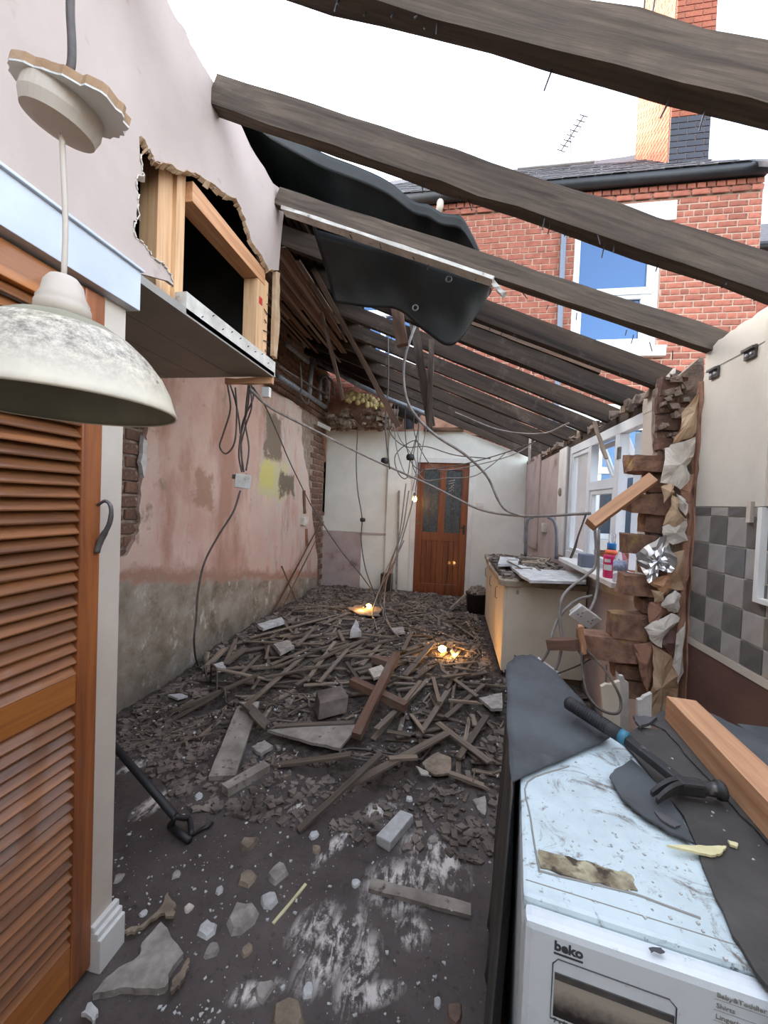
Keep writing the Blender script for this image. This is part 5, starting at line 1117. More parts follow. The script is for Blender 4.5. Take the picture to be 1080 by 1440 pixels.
MB().slab(rag([Vector((XR - .006, YE - .03, .40)), Vector((XR - .006, YE + .02, .40)), Vector((XR - .006, YE + .025, 1.2)), Vector((XR - .006, YE + .02, 2.0)), Vector((XR - .006, YE - .02, 2.0)), Vector((XR - .006, YE - .012, 1.2))], .012, 9, True, 4), (.02, 0, 0)).build('plaster_edge', M['plasterbrown'], ws)
# foil
fo = [(330, 180), (420, 110), (522, 55), (545, 110), (602, 240), (560, 290), (480, 272), (470, 320), (410, 358), (380, 290)]
pts = rag([P(820 + x / 4.5, 740 + y / 4.5, Y=1.93) for x, y in fo], .004, 3, True, 7); c_ = sum(pts, Vector()) / len(pts); vs = [c_]; fs_ = []; n = len(pts)
for f in (.25, .5, .75, 1.0):
    for p in pts: q = c_.lerp(p, f); vs.append(q + Vector((0, rnd.uniform(-.009, .009), rnd.uniform(-.003, .003))))
for i in range(n):
    j = (i + 1) % n; fs_.append((0, 1 + j, 1 + i))
    for k in range(3): fs_.append((1 + k * n + i, 1 + k * n + j, 1 + (k + 1) * n + j, 1 + (k + 1) * n + i))
tag(MB().add(vs, fs_).build('foil_sheet', M['foil']), 'crumpled silver foil stuck in the broken brick wall', 'foil')
timber('timber_offcut', P(830, 738, Y=1.95), P(916, 674, Y=2.01), .05, .062, M['beamold'], 'orange-brown timber offcut jutting from the broken brick wall', 'timber', seg=4, jit=.001, up=(0, -1, .6))
timber('brick_fragment', P(772, 906, Y=2.15), P(821, 905, Y=2.06), .06, .05, M['redwood'], 'short brown wood block among the dangling sockets', 'timber', seg=3, jit=.003)
timber('split_batten', P(816, 880, Y=1.985), P(822, 918, Y=1.985), .02, .02, M['beamold'], 'split wooden sliver standing beside the dangling sockets', 'timber', seg=3, jit=.004, up=(0, 1, 0))
for i, pp in enumerate((((897, 985), (917, 975), (924, 1062), (900, 1066)), ((846, 966), (872, 958), (884, 1068), (862, 1052)), ((868, 945), (884, 960), (900, 1060), (890, 1066)))):
    o = MB().slab(rag([P(x, y, Y=1.62 + .06 * i) for x, y in pp[:2]] + [Vector((P(*pp[2], Y=1.62 + .06 * i).x, 1.62 + .06 * i, 0)), Vector((P(*pp[3], Y=1.62 + .06 * i).x, 1.62 + .06 * i, 0))], .006, 4, True, i), (0, .018, 0)).build('cupboard_board', M['whitedirt'] if i != 1 else M['unit']); tag(o, ('upright dirty white board at the foot of the broken wall', 'cream board leaning behind the hammer grip', 'narrow dirty board between two upright boards by the broken wall')[i], 'board')
# cabinet hangers
for i, (x, y) in enumerate(((1005, 524), (1056, 496))):
    c_ = P(x, y, X=XR - .004); HG = thing('cabinet_hanger', ('steel cabinet hanger plate nearer the jagged plaster edge', 'steel cabinet hanger plate nearer the beige boxing')[i], 'bracket', c_)
    MB().box((-.006, -.028, -.022), (.004, .028, .022)).build('plate', M['steel'], HG, bevel=.001); MB().box((-.016, -.03, .008), (-.004, .03, .018)).build('lip', M['steel'], HG, bevel=.001)
    for s in (-1, 1): MB().lathe([(.006, 0), (.005, .004), (0, .005)], (-.006, s * .012, -.006), 10, (-1, 0, 0)).build('screw', M['lintel'], HG)
# ================================================================ PIPES, CABLES, LAMPS IN THE ROOM
def pipe(pix, X, r, m, label, cat='pipe', sm=4, group=None, name='conduit_pipe'):
    o = MB().tube([P(p[0], p[1], X=(p[2] if len(p) > 2 else X)) for p in pix], r, 10, sm).build(name, M[m], smooth=True); return tag(o, label, cat, group)
XP = XL + .20
pipe(((392, 530), (425, 551), (457, 572)), XP, .030, 'galv', 'grey pipe running just above the pink plaster edge', sm=0)
pipe(((403, 484), (420, 498), (433, 509)), XP, .028, 'galv', 'short grey pipe end high on the bare brick wall', sm=0)
tag(MB().tube([P(x, y, X=XP) for x, y in ((435, 556), (437, 530), (439, 505), (446, 508))] + [P(505, 542, Y=5.0), P(548, 562, Y=5.0), P(606, 585, Y=5.0)], .030, 10).build('conduit_pipe', M['galv'], smooth=True), 'long grey pipe rising and then running over the door wall', 'pipe')
pipe(((450, 563), (450, 545), (451, 533), (456, 529), (459, 533), (458, 560)), XP, .026, 'galv', 'grey hairpin bend of pipe over the plaster edge', sm=3)
pipe(((458, 534), (464, 533), (468, 541), (470, 556)), XP, .020, 'galv', 'thin grey pipe branching from the hairpin bend', sm=3)
pipe(((422, 510), (424, 545), (422, 556), (432, 568), (434, 560)), XP + .09, .010, 'cabledark', 'thin dark hooked pipe on the bare brick wall', sm=3)
pipe(((392, 515), (430, 538), (462, 556)), XP + .06, .012, 'cabledark', 'thin dark pipe sloping across the bare brick wall', sm=0)
a, b = P(552, 572, Y=YF - .25), P(590, 588, Y=YF - .2)
tag(MB().tube([a, a.lerp(b, .5), b], .10, 14).build('soil_pipe', M['black'], smooth=True), 'fat black soil pipe lying above the door wall', 'pipe')
tag(MB().tube([P(574, 580, Y=YF - .2), P(575, 603, Y=YF - .2)], .07, 12).build('soil_pipe', M['bluebrick'], smooth=True), 'short blue-black pipe standing on top of the door wall', 'pipe')
# expanding foam
mb = MB()
for k in range(46):
    u = rnd.random(); c_ = P(485 + u * 62 + rnd.uniform(-4, 4), 556 + u * 16 + rnd.uniform(-7, 7), Y=YF - .45); s = rnd.uniform(.02, .05)
    mb.lathe([(0, -s), (s * .7, -s * .7), (s, 0), (s * .7, s * .7), (0, s)], c_, 7, (rnd.uniform(-1, 1), rnd.uniform(-1, 1), rnd.uniform(-1, 1)))
tag(mb.build('foam_bead', M['foam'], smooth=True), 'lumpy yellow expanding foam above the far recess', 'foam')
mb = MB()
for k in range(120):
    u = rnd.random(); c_ = P(466 + u * 96, 574 + 26 * rnd.random() ** .6, Y=YF - .12 - .3 * rnd.random()); c_.x = max(c_.x, XL + .06); s = rnd.uniform(.012, .05); mb.obox(c_, (s, rnd.uniform(-.3, .3) * s, 0), (0, s, rnd.uniform(-.3, .3) * s), (0, 0, s * .6), s * .4)
tag(mb.build('ledge_rubble', M['oldmortar']), 'grey rubble lodged on the ledge beside the foam', 'rubble', kind='stuff')
tag(MB().slab([P(x, y, Y=YF - .8) for x, y in ((447, 592), (465, 601), (463, 606), (446, 598))], (0, .02, 0)).build('white_sliver', M['white']), 'small white plastic sliver on the ledge by the pipes', 'debris')

def cable(pts, r, m, label, group=None, name='cable', sm=6, n=7):
    """pts: (pixel x, pixel y, depth Y)"""
    o = MB().tube([P(x, y, Y=Y) for x, y, Y in pts], r, n, sm).build(name, M[m], smooth=True); return tag(o, label, 'cable', group)
cable(((352, 548, 2.25), (382, 574, 2.7), (440, 604, 3.4), (520, 644, 4.0), (600, 680, 4.1), (640, 700, 4.0), (680, 718, 3.8), (740, 726, 3.5), (830, 722, 2.9)), .011, 'cable', 'thick grey cable strung across the room in front of the door')
cable(((586, 452, 3.03), (570, 500, 3.03), (568, 540, 3.03), (578, 575, 3.03), (610, 610, 3.04), (655, 640, 3.3), (685, 670, 3.6), (700, 702, 3.6), (710, 716, 3.6), (722, 722, 3.6), (740, 727, 3.5)), .011, 'cable', 'grey cable sweeping down from the tarpaulin to the window')
cable(((546, 470, 3.57), (546, 540, 3.56), (542, 600, 3.56), (548, 660, 3.56)), .006, 'cabledark', 'thin dark cable dropping straight from the roof void')
for i, pp in enumerate(([(350, 532), (354, 570), (345, 600), (339, 630), (343, 664)], [(352, 532), (348, 575), (339, 610), (336, 640), (340, 664)], [(350, 535), (345, 590), (350, 630), (346, 662)], [(352, 536), (356, 560), (340, 600), (341, 662)])):
    cable([(x, y, 2.60 + .0135 * i) for x, y in pp], .006, 'cabledark', 'grey cable in the bunch above the junction box', 'cables above the junction box')
cable([(320, 540, 2.5), (324, 575, 2.5), (314, 610, 2.5), (309, 628, 2.5), (318, 638, 2.5), (330, 622, 2.5), (333, 580, 2.5), (331, 545, 2.5)], .006, 'cabledark', 'loop of grey cable hanging under the bulkhead soffit')
cable([(321, 534, 2.516), (330, 560, 2.516), (336, 590, 2.516), (338, 610, 2.53)], .006, 'cabledark', 'short grey cable crossing the hanging loop')
# junction box
jb = P(342, 676, Y=2.64); JB = thing('junction_box', 'dusty white junction box hanging on cables before the pink wall', 'junction box', jb); JB.rotation_euler = (0, .08, .5)
MB().box((-.055, -.04, -.055), (.045, .03, .045)).build('body', M['whitedirt'], JB, bevel=.006); MB().box((.045, -.035, -.05), (.052, .025, .04)).build('side_cover', M['lintel'], JB, bevel=.002); MB().lathe([(.016, 0), (.016, .02), (.01, .022)], (-.055, 0, .02), 10, (-1, 0, 0)).build('gland', M['cabledark'], JB)
cable([(503, 606, 5.6), (501, 650, 5.6), (503, 690, 5.6), (509, 728, 5.6), (508, 760, 5.6), (514, 800, 5.5), (528, 838, 5.2)], .008, 'cabledark', 'dark cable with a black connector hanging before the recess')
o = MB().lathe([(.0, -.03), (.035, -.025), (.04, 0), (.035, .025), (0, .03)], P(510, 731, Y=5.58), 12).build('cable_connector', M['black'], smooth=True); tag(o, 'round black connector on the cable before the recess', 'connector')
for i, (x, y) in enumerate(((541, 648), (577, 643))):
    o = MB().lathe([(.0, -.045), (.045, -.035), (.055, 0), (.045, .035), (0, .045)], P(x, y, Y=5.4 if i == 0 else 5.084), 12).build('cable_connector', M['black'], smooth=True); tag(o, ('round black rose hanging at the recess edge', 'round black rose among the tangled cables over the door')[i], 'connector')
cable([(436, 708, 4.6), (455, 738, 4.6), (480, 775, 4.6), (505, 805, 4.6), (523, 830, 4.6)], .008, 'cabledark', 'dark cable slanting from the brick chase to the floor tangle')
cable([(356, 545, 2.3), (375, 575, 3.0), (395, 620, 3.6), (410, 655, 3.9), (436, 708, 4.6)], .006, 'cabledark', 'thin dark cable slanting across the patched pink wall')
tang = [[(570, 610), (575, 640), (590, 660), (640, 655), (700, 640), (770, 615)], [(555, 605), (560, 640), (575, 672), (600, 660), (640, 660), (720, 640), (765, 612)], [(588, 604), (578, 640), (572, 672), (560, 665), (556, 640), (580, 620), (592, 626)], [(600, 600), (592, 640), (588, 668)], [(548, 606), (570, 628), (600, 628), (640, 640), (690, 645)], [(590, 668), (630, 672), (665, 670), (690, 655), (712, 636)], [(583, 610), (602, 650), (625, 668)], [(560, 612), (585, 650), (580, 690)], [(690, 600), (740, 602), (790, 608)]]
for i, pp in enumerate(tang): cable(([(pp[0][0], 563 + (pp[0][0] - 548) * .4, 5.028)] if pp[0][0] < 605 else []) + [(x, y, min(5.06 + .0118 * i, P(x, y, X=1.0).y if x > 690 else 9)) for x, y in pp], .0065, 'cable' if i % 2 else 'cabledark', 'thin cable in the tangle above the wooden door', 'tangled cables above the door', sm=5, n=6)
cable([(640, 580, 4.03), (700, 604, 3.8), (760, 610, 3.5), (800, 595, 3.25)], .007, 'cable', 'thin pale cable draped under the far rafters')
# bulbs
def bulb(c, label, power, hold=True):
    B = thing('bulb', label, 'bulb', c)
    MB().lathe([(0, -.055), (.018, -.05), (.028, -.032), (.030, -.018), (.022, .004), (.013, .018), (.012, .022)], n=16).build('glass', M['bulb'], B, smooth=True)
    MB().lathe([(.014, .02), (.017, .024), (.017, .06), (.008, .068)], n=14).build('holder', M['black'], B, smooth=True)
    L = bpy.data.lights.new('bulb_light', 'POINT'); L.energy = power; L.color = (1, .50, .16); L.shadow_soft_size = .035; lo = bpy.data.objects.new('bulb_light', L); link(lo, B); lo.location = (.0, -.02, -.09 if hold else .09); return B
b1 = P(583, 702, Y=5.3); bulb(b1 + Vector((0, 0, .02)), 'lit filament bulb dangling in front of the door', 1.6)
cable([(584, 690, 5.3), (586, 670, 5.3), (580, 650, 5.3), (588, 606, 5.3)], .006, 'cabledark', 'dark flex holding the lit bulb by the door')
# dangling sockets and their cables
def socket(pix, Y, rx, ry, rz, label, sticker=False):
    c_ = P(*pix, Y=Y); s = thing('double_socket', label, 'socket', c_); s.rotation_euler = (rx, ry, rz)
    MB().box((-.073, -.006, -.043), (.073, .006, .043)).build('plate', M['white'], s, bevel=.003); MB().box((-.066, .006, -.036), (.066, .034, .036)).build('back_box', M['whitedirt'], s, bevel=.003)
    for q in (-.036, .036):
        for dx, dz, w_, h_ in ((0, .012, .004, .009), (-.011, -.008, .008, .004), (.011, -.008, .008, .004)): MB().box((q + dx - w_ / 2, -.0075, dz - h_ / 2), (q + dx + w_ / 2, -.005, dz + h_ / 2)).build('pin_slot', M['black'], s)
        MB().box((q - .006, -.010, .024), (q + .006, -.005, .036)).build('rocker', M['white'], s)
    if sticker: MB().box((.045, .005, -.037), (.072, .0355, .02)).build('yellow_sticker', M['yellow'], s)
    return s
socket((823, 868), 2.25, math.radians(30), math.radians(32), math.radians(20), 'white double socket tilted on its cables beside the kitchen units')
socket((771, 944), 2.25, math.radians(-55), math.radians(34), math.radians(8), 'white double socket with a yellow sticker hanging lowest on cables', True)
cable([(836, 730, 2.5), (838, 790, 2.45), (826, 808, 2.4), (800, 828, 2.35), (789, 845, 2.3), (787, 870, 2.28), (790, 900, 2.26), (787, 925, 2.25), (781, 942, 2.25)], .008, 'cable', 'grey cable bending down to the socket with the yellow sticker')
cable([(832, 838, 2.44), (816, 842, 2.40), (800, 852, 2.36), (785, 870, 2.32), (776, 892, 2.28), (771, 915, 2.25), (762, 930, 2.25)], .008, 'cable', 'grey cable looping over to the lowest socket')
cable([(842, 745, 2.54), (841, 800, 2.48), (838, 838, 2.40), (828, 862, 2.31)], .008, 'cable', 'grey cable falling behind the tilted socket')
cable([(826, 915, 1.97), (845, 935, 1.80), (862, 960, 1.63), (873, 985, 1.6), (868, 1003, 1.575), (845, 998, 1.575), (826, 975, 1.65), (819, 940, 1.92), (818, 918, 1.97)], .005, 'cabledark', 'dark loop of cable below the protruding bricks')
cable([(853, 935, 2.0), (852, 965, 1.95), (853, 1005, 1.9)], .004, 'cabledark', 'thin dark wire hanging beside the cream board')
cable([(785, 947, 2.25), (815, 935, 2.15), (838, 922, 2.02)], .004, 'cabledark', 'thin wire stretched to the socket with the yellow sticker')
timber('hanging_rod', P(824, 722, Y=2.93), P(803, 785, Y=3.0), .012, .012, M['cabledark'], 'thin dark rod hanging beside the window mullion', 'rod')
timber('window_stay', P(836, 593, Y=2.9), P(853, 645, Y=2.75), .02, .012, M['lath'], 'splintered lath hanging in front of the open vent sash', 'lath')
timber('hinge_strap', P(746, 612, Y=5.128), P(744, 652, Y=5.128), .03, .01, M['greyboard'], 'grey strap hanging at the end of the door wall', 'strap', up=(0, 1, 0))
# fittings on the pink wall
ws_ = P(428, 732, X=XL + .02); o = MB().box((XL - .002, ws_.y - .09, ws_.z - .06), (XL + .05, ws_.y + .09, ws_.z + .05)).build('wall_socket', M['whitedirt'], bevel=.006); tag(o, 'dusty white socket on the pink wall below a wood peg', 'socket')
timber('wall_batten', P(427, 690, X=XL + .015), P(428, 722, X=XL + .015), .05, .02, M['redwood'], 'short red-brown wood peg above the wall socket', 'batten', up=(0, 1, 0))
timber('wall_batten', P(430, 744, X=XL + .01), P(431, 768, X=XL + .01), .05, .02, M['plasterbrown'], 'short brown wood ground below the wall socket', 'batten', up=(0, 1, 0))
timber('leaning_lath', P(378, 872, Z=.05), P(452, 732, X=XL + .055), .016, .012, M['oldwood_x'], 'long thin lath leaning against the wall beside the brick chase', 'lath')
timber('leaning_lath', P(388, 872, Z=.08), P(448, 752, X=XL + .075), .012, .010, M['oldwood_x'], 'thinner lath leaning next to the long leaning lath', 'lath')
timber('leaning_lath', P(418, 850, Z=.10), P(396, 796, X=XL + .014), .014, .012, M['oldwood_x'], 'short lath leaning the opposite way on the pink wall', 'lath')
js = P(372, 551, Y=2.3); o = MB().box((js.x - .02, js.y, js.z - .03), (js.x + .03, js.y + .03, js.z + .03)).build('terminal_block', M['white'], bevel=.003); tag(o, 'small white terminal block under the soffit corner', 'terminal')
timber('soffit_bearer', P(318, 537, Y=2.02), P(384, 535.5, Y=2.06), .03, .03, M['beamold'], 'yellowish bearer under the end of the bulkhead soffit', 'timber')
# spade with a D grip
SP = thing('spade', 'black garden spade lying on the floor with its D grip out', 'spade', P(262, 1178, Z=.02))
so_ = Vector(SP.location); g0, g1, g2 = P(246, 1148, Z=.07) - so_, P(160, 1048, Z=.16) - so_, None
dS = (g1 - g0).normalized(); MB().tube([g0, g1, g1 + dS * .08], .0165, 12).build('shaft', M['black'], SP, smooth=True)
bl = g1 + dS * .08
MB().slab([bl + Vector((0, -.09, -.01)), bl + Vector((0, .09, -.01)), bl + dS * .16 + Vector((0, .08, -.06)), bl + dS * .18 + Vector((0, 0, -.07)), bl + dS * .16 + Vector((0, -.08, -.06))], (0, 0, .004)).build('blade', M['darksteel'], SP)
e1, e2 = P(240, 1162, Z=.02) - so_, P(266, 1152, Z=.035) - so_; e3 = P(264, 1180, Z=.015) - so_
MB().tube([g0, e1.lerp(g0, .4), e1, e3], .011, 8, 4).build('grip_arm', M['black'], SP, smooth=True); MB().tube([g0, e2.lerp(g0, .4), e2, e3 + Vector((.01, .01, .01))], .011, 8, 4).build('grip_arm', M['black'], SP, smooth=True)
MB().tube([e1 - (e3 - e1) * .05, e3 + (e3 - e1) * .12], .014, 10).build('grip_bar', M['black'], SP, smooth=True)
timber('thin_rod', P(266, 1176, Z=.012), P(300, 1158, Z=.012), .012, .01, M['black'], 'thin black rod on the floor beyond the spade grip', 'rod')

# ================================================================ RUBBLE ON THE FLOOR
HP = Heap(-2.03, 1.06, .88, 6.13, lambda x, y: max(0.0, hgt(x, y)) + (.004 if y > 2.0 else 0.0))
for pp in ([(.41, 3.22), (1.06, 3.22), (1.06, 4.99), (.41, 4.99)], [(.20, 5.0), (.52, 5.0), (.52, 5.33), (.20, 5.33)], [(-.02, 5.12), (.2, 5.12), (.2, 5.3), (-.02, 5.3)], [(-1.2, 5.95), (-.7, 5.95), (-.7, 6.13), (-1.2, 6.13)]):
    HP.stamp_poly([Vector((x, y, 0)) for x, y in pp], .0, 1)           # kitchen units, bucket, leaning board, dark box
HP.stamp(P(262, 1178, Z=.02), P(160, 1048, Z=.10), .10, 0, 0, 1)         # spade
def on_heap(x, y, extra=0.0):
    z = .04
    for _ in range(8):
        p = P(x, y, Z=z + extra); z = min(.26, .6 * z + .4 * max(0, HP.top(p.x, p.y)))
    p = P(x, y, Z=z + extra); return P(x, y, Z=min(.3, max(0, HP.top(p.x, p.y))) + extra)
gz = on_heap
def lay(a, b, w, th, m, label, cat, group, name, seg=3, jit=.001, mark=0, split=False):
    """come to rest on the heap: a and b give the place, the heap gives the height"""
    e = b + (b - a).normalized() * (.05 if split else 0); za, ze = HP.rest(a, e, w); La, Le = (b - a).length, (e - a).length; zb = za + (ze - za) * La / Le
    HP.stamp(a, e, w, za + th, ze + th, mark); return timber(name, Vector((a.x, a.y, za + th / 2)), Vector((b.x, b.y, zb + th / 2)), w, th, m, label, cat, group, seg=seg, jit=jit, split=split)
def stick(x1, y1, x2, y2, w, th, m, label, group=None, cat='lath', name='broken_lath', mark=0):
    sp_ = rnd.random() < .6 and cat == 'lath'; a, b = on_heap(x1, y1), on_heap(x2, y2)
    zi, zj = min(a.z, .15), min(b.z, .15)
    for _ in range(5):
        a, b = P(x1, y1, Z=zi + th / 2), P(x2, y2, Z=zj + th / 2); a.z = b.z = 0; za, zb = HP.rest(a, b, w); zi, zj = min(.24, .6 * zi + .4 * max(za, 0)), min(.24, .6 * zj + .4 * max(zb, 0))
    a, b = P(x1, y1, Z=zi + th / 2), P(x2, y2, Z=zj + th / 2)
    a.x, b.x = max(a.x, -1.99), max(b.x, -1.99)
    if a.y > 3.15: a.x = min(a.x, .36)
    if b.y > 3.15: b.x = min(b.x, .30 if sp_ else .36)
    a.z = b.z = 0; return lay(a, b, w, th, M[m], label, cat, group, name, 4, .001, mark, sp_)
def zone(x, y):
    if x < 330: return 'broken grey lath lying at the foot of the damp pink wall', 'laths at the foot of the pink wall'
    if y < 905: return 'broken grey lath on the rubble between the pink wall and the door', 'laths on the far rubble'
    if x > 565: return 'broken grey lath on the rubble in front of the kitchen units', 'laths near the kitchen units'
    return 'broken grey lath in the middle of the rubble heap', 'laths in the middle of the heap'
C5 = lambda cx, cy: (240 + cx / 2.25, 820 + cy / 2.25)
def board(pix, th, m, label, cat='board', lift=0, sd_=1, amp=.006, name='broken_board', flat_z=None):
    z = 0.05
    for _ in range(6):
        pts = rag([P(x, y, Z=z) for x, y in pix], amp, 4, True, sd_); z = min(.3, .5 * z + .5 * (HP.poly(pts) - .002))
    pts = rag([P(x, y, Z=z) for x, y in pix], amp, 4, True, sd_); z = HP.poly(pts) - .002
    pts = [Vector((max(p.x, -2.0), p.y, z)) for p in pts]; HP.stamp_poly(pts, z + th, 1)
    return tag(MB().slab(pts, (0, 0, th)).build(name, M[m]), label, cat)
flat0 = lambda x, y: P(x, y, Z=0.02)
lay(flat0(312, 1092), flat0(350, 1000), .13, .025, M['greyboard'], 'wide dusty grey plank on the floor below the heap', 'plank', None, 'grey_plank', 6, .002, 1)
lay(flat0(316, 1112), flat0(375, 1078), .055, .042, M['greyboard'], 'short square pale timber beside the wide grey plank', 'timber', None, 'timber_block', 4, .002, 1)
board(((376, 1030), (440, 1024), (498, 1016), (500, 1030), (478, 1056), (438, 1048)), .016, 'greyboard', 'pale grey fibreboard slab in front of the heap', lift=.02, sd_=3)
board(((354, 1045), (372, 1036), (384, 1044), (368, 1055)), .02, 'plasterlump', 'small pale plaster block above the wide grey plank', sd_=2)
board(((673, 985), (706, 978), (706, 1000), (690, 1000)), .02, 'plasterlump', 'pale grey slab poking out beside the felt', 'plaster', sd_=6, lift=.05)
board(((664, 1128), (682, 1122), (682, 1150), (672, 1142)), .012, 'plasterlump', 'pale plaster slab half under the felt drape', 'plaster', sd_=7)
board(((594, 1075), (616, 1060), (634, 1068), (632, 1090), (612, 1092), (598, 1084)), .012, 'beige', 'flat beige plaster scrap near the felt drape', 'plaster', sd_=8)
board(((584, 1084), (598, 1090), (606, 1098), (592, 1096)), .008, 'paperwhite', 'pale torn paper edge beside the beige scrap', 'paper', sd_=3)
cb = P(465, 992, Z=.10); cbp = [cb + Vector((x, y, 0)) for x, y in ((-.06, -.11), (.12, .0), (.06, .12), (-.11, .03))]; zc = HP.poly(cbp)
MB_ = MB().obox((cb.x, cb.y, zc + .048), (.075, .05, .01), (-.04, .07, 0), (0, .01, .05), .006).build('concrete_block', M['chipdark'], bevel=.006); tag(MB_, 'dark grey broken block resting on the fibreboard slab', 'block'); HP.stamp_poly(cbp, zc + .10, 1)
cc = P(510, 1073, Z=.04); cc.z = max(HP.top(cc.x + dx, cc.y + dy) for dx in (-.14, 0, .14) for dy in (-.05, 0, .05)) + .006
ring = [cc + Vector((.14 * math.cos(t_) * (1 - .03 * t_), .05 * math.sin(t_) * (1 - .03 * t_), .0015 * t_)) for t_ in [k * .35 for k in range(40)]]
tail = [cc + Vector((.30, .1, 0)), cc + Vector((.36, .25, 0))]; tail = [Vector((p.x, p.y, HP.top(p.x, p.y, .02) + .006)) for p in tail]
o = MB().tube(ring + tail, .006, 6).build('cable_coil', M['cabledark'], smooth=True); tag(o, 'coil of dark cable lying on the floor before the heap', 'cable')
for p, q in zip(ring[:-1], ring[1:]): HP.stamp(p, q, .014, p.z + .007, q.z + .007)
rr2 = random.Random(23); placed = 0; cand = []
while placed < 233:
    u = rr2.random()
    if u < .55: x, y = rr2.gauss(455, 85), rr2.gauss(925, 40)
    elif u < .8: x, y = rr2.uniform(280, 680), rr2.uniform(850, 915)
    else: x, y = rr2.uniform(560, 690), rr2.uniform(900, 1080)
    lim = 845 + max(0, (430 - x)) * .62
    if not (lim < y < 1075 and 200 < x < 688): continue
    p = P(x, y, Z=max(0, hgt(*P(x, y, Z=.05).xy)) + .05); L = rr2.uniform(.12, .62); an = rr2.gauss(.9, .75); d = Vector((math.cos(an), math.sin(an), 0)) * L / 2; a, b = p - d, p + d; w = rr2.uniform(.018, .034); th = rr2.uniform(.006, .012); sp_ = rr2.random() < .6
    a.z = b.z = 0
    if min(a.x, b.x) < -1.95 or max(a.x, b.x) > (.33 if max(a.y, b.y) > 3.15 else .90) or max(a.y, b.y) > 6.0: continue
    if HP.blocked(a, b + (b - a).normalized() * .07, w): continue
    za, zb = HP.rest(a, b, w); sc_ = max(za, zb) - max(0, hgt(p.x, p.y)) + .5 * abs(za - zb)
    cand.append((sc_, a, b, w, th, sp_, x, y))
    if len(cand) < 7: continue
    sc_, a, b, w, th, sp_, x, y = min(cand, key=lambda c_: c_[0]); cand = []
    lb, gp_ = zone(x, y); lay(a, b, w, th, M['lath'], lb, 'lath', gp_, 'broken_lath', 3, .0008, 0, sp_); placed += 1
traced = [(230, 185, 480, 195, .03), (250, 175, 530, 100, .03), (400, 200, 455, 145, .03), (430, 310, 520, 185, .032), (395, 335, 440, 290, .03), (640, 495, 720, 400, .034), (650, 465, 815, 305, .034), (740, 290, 830, 190, .045), (735, 215, 765, 150, .036), (785, 475, 875, 360, .034),
          (910, 555, 1000, 420, .036), (845, 430, 1010, 575, .04), (870, 425, 990, 330, .03), (550, 645, 875, 480, .045), (330, 575, 570, 545, .04), (330, 455, 580, 435, .034), (130, 310, 320, 305, .03), (0, 410, 270, 310, .034), (15, 425, 130, 360, .034), (225, 395, 420, 235, .034),
          (170, 260, 235, 205, .06), (285, 645, 380, 590, .026), (880, 600, 990, 645, .03), (30, 495, 95, 485, .02), (830, 300, 850, 380, .026), (925, 295, 1020, 290, .04), (720, 400, 790, 310, .03), (860, 280, 970, 355, .03), (560, 230, 640, 235, .028), (500, 215, 620, 180, .028), (620, 200, 700, 180, .03),
          (555, 250, 610, 330, .026), (380, 130, 480, 110, .03), (480, 130, 560, 95, .03), (760, 415, 800, 470, .026), (110, 270, 170, 210, .05), (245, 390, 300, 470, .06), (300, 300, 520, 255, .03), (330, 265, 440, 225, .03), (450, 250, 560, 200, .03), (470, 310, 560, 215, .028), (690, 560, 780, 555, .03), (860, 300, 940, 290, .03), (880, 360, 970, 385, .026)]
for x1, y1, x2, y2, w in traced:
    lb, gp_ = zone(*C5((x1 + x2) / 2, (y1 + y2) / 2)); stick(*C5(x1, y1), *C5(x2, y2), w, rnd.uniform(.008, .014), 'lath', lb, gp_)
stick(*C5(572, 325), *C5(745, 392), .06, .05, 'redwood', 'dark reddish timber under the crossed timber on the heap', cat='timber', name='timber_length'); stick(*C5(590, 425), *C5(712, 275), .055, .045, 'redwood', 'reddish timber lying crossed on the heap', cat='timber', name='timber_length')
stick(*C5(642, 232), *C5(712, 262), .07, .05, 'redwood', 'short reddish timber block behind the crossed timbers', cat='timber', name='timber_length')
board(((362, 882), (396, 872), (400, 878), (370, 888)), .03, 'whitelump', 'white block on the heap at the foot of the pink wall', 'block', lift=.05, sd_=2, amp=.01)
board(((384, 912), (404, 906), (414, 914), (394, 924)), .03, 'plasterlump', 'pale board piece on the left of the heap', 'board', lift=.05, sd_=3, amp=.01)
board(((492, 898), (500, 878), (508, 896)), .05, 'whitelump', 'upright white shard in the heap', 'plaster', lift=.04, sd_=3, amp=.01)
board(((518, 938), (536, 932), (546, 944), (526, 950)), .02, 'paperwhite', 'cream plaster scrap on the crossed timbers', 'plaster', lift=.10, sd_=3, amp=.006)
board(((550, 886), (566, 884), (570, 892), (556, 894)), .02, 'plasterlump', 'pale plaster lump on the far rubble beside the bulb', 'plaster', lift=.02, sd_=3, amp=.008)
board(((236, 980), (252, 978), (264, 981), (250, 985)), .015, 'whitelump', 'thin white strip on the dirt at the pink wall foot', 'plaster', lift=.02, sd_=3, amp=.005)
board(((300, 938), (312, 934), (318, 942), (306, 946)), .02, 'whitelump', 'small white lump below the damp wall', 'plaster', lift=.03, sd_=5, amp=.006)
board(((488, 856), (512, 851), (537, 857), (534, 867), (505, 866)), .012, 'beige', 'pale board glowing beside the bulb on the far rubble', amp=.02, sd_=2, name='pale_board')
def bulb_on(x, y, dy, label, power, rot):
    p = on_heap(x, y, .03); p.y += dy; p.z = HP.top(p.x, p.y, .06) + .031; B = bulb(p, label, power, False); B.rotation_euler = rot; return p
bulb_on(625, 915, 0, 'lit bulb lying on the rubble near the kitchen units', 5, (math.radians(85), 0, 1.2))
bulb_on(514, 856, .10, 'lit bulb lying under a pale board on the far rubble', 2.2, (math.radians(85), 0, -.6))
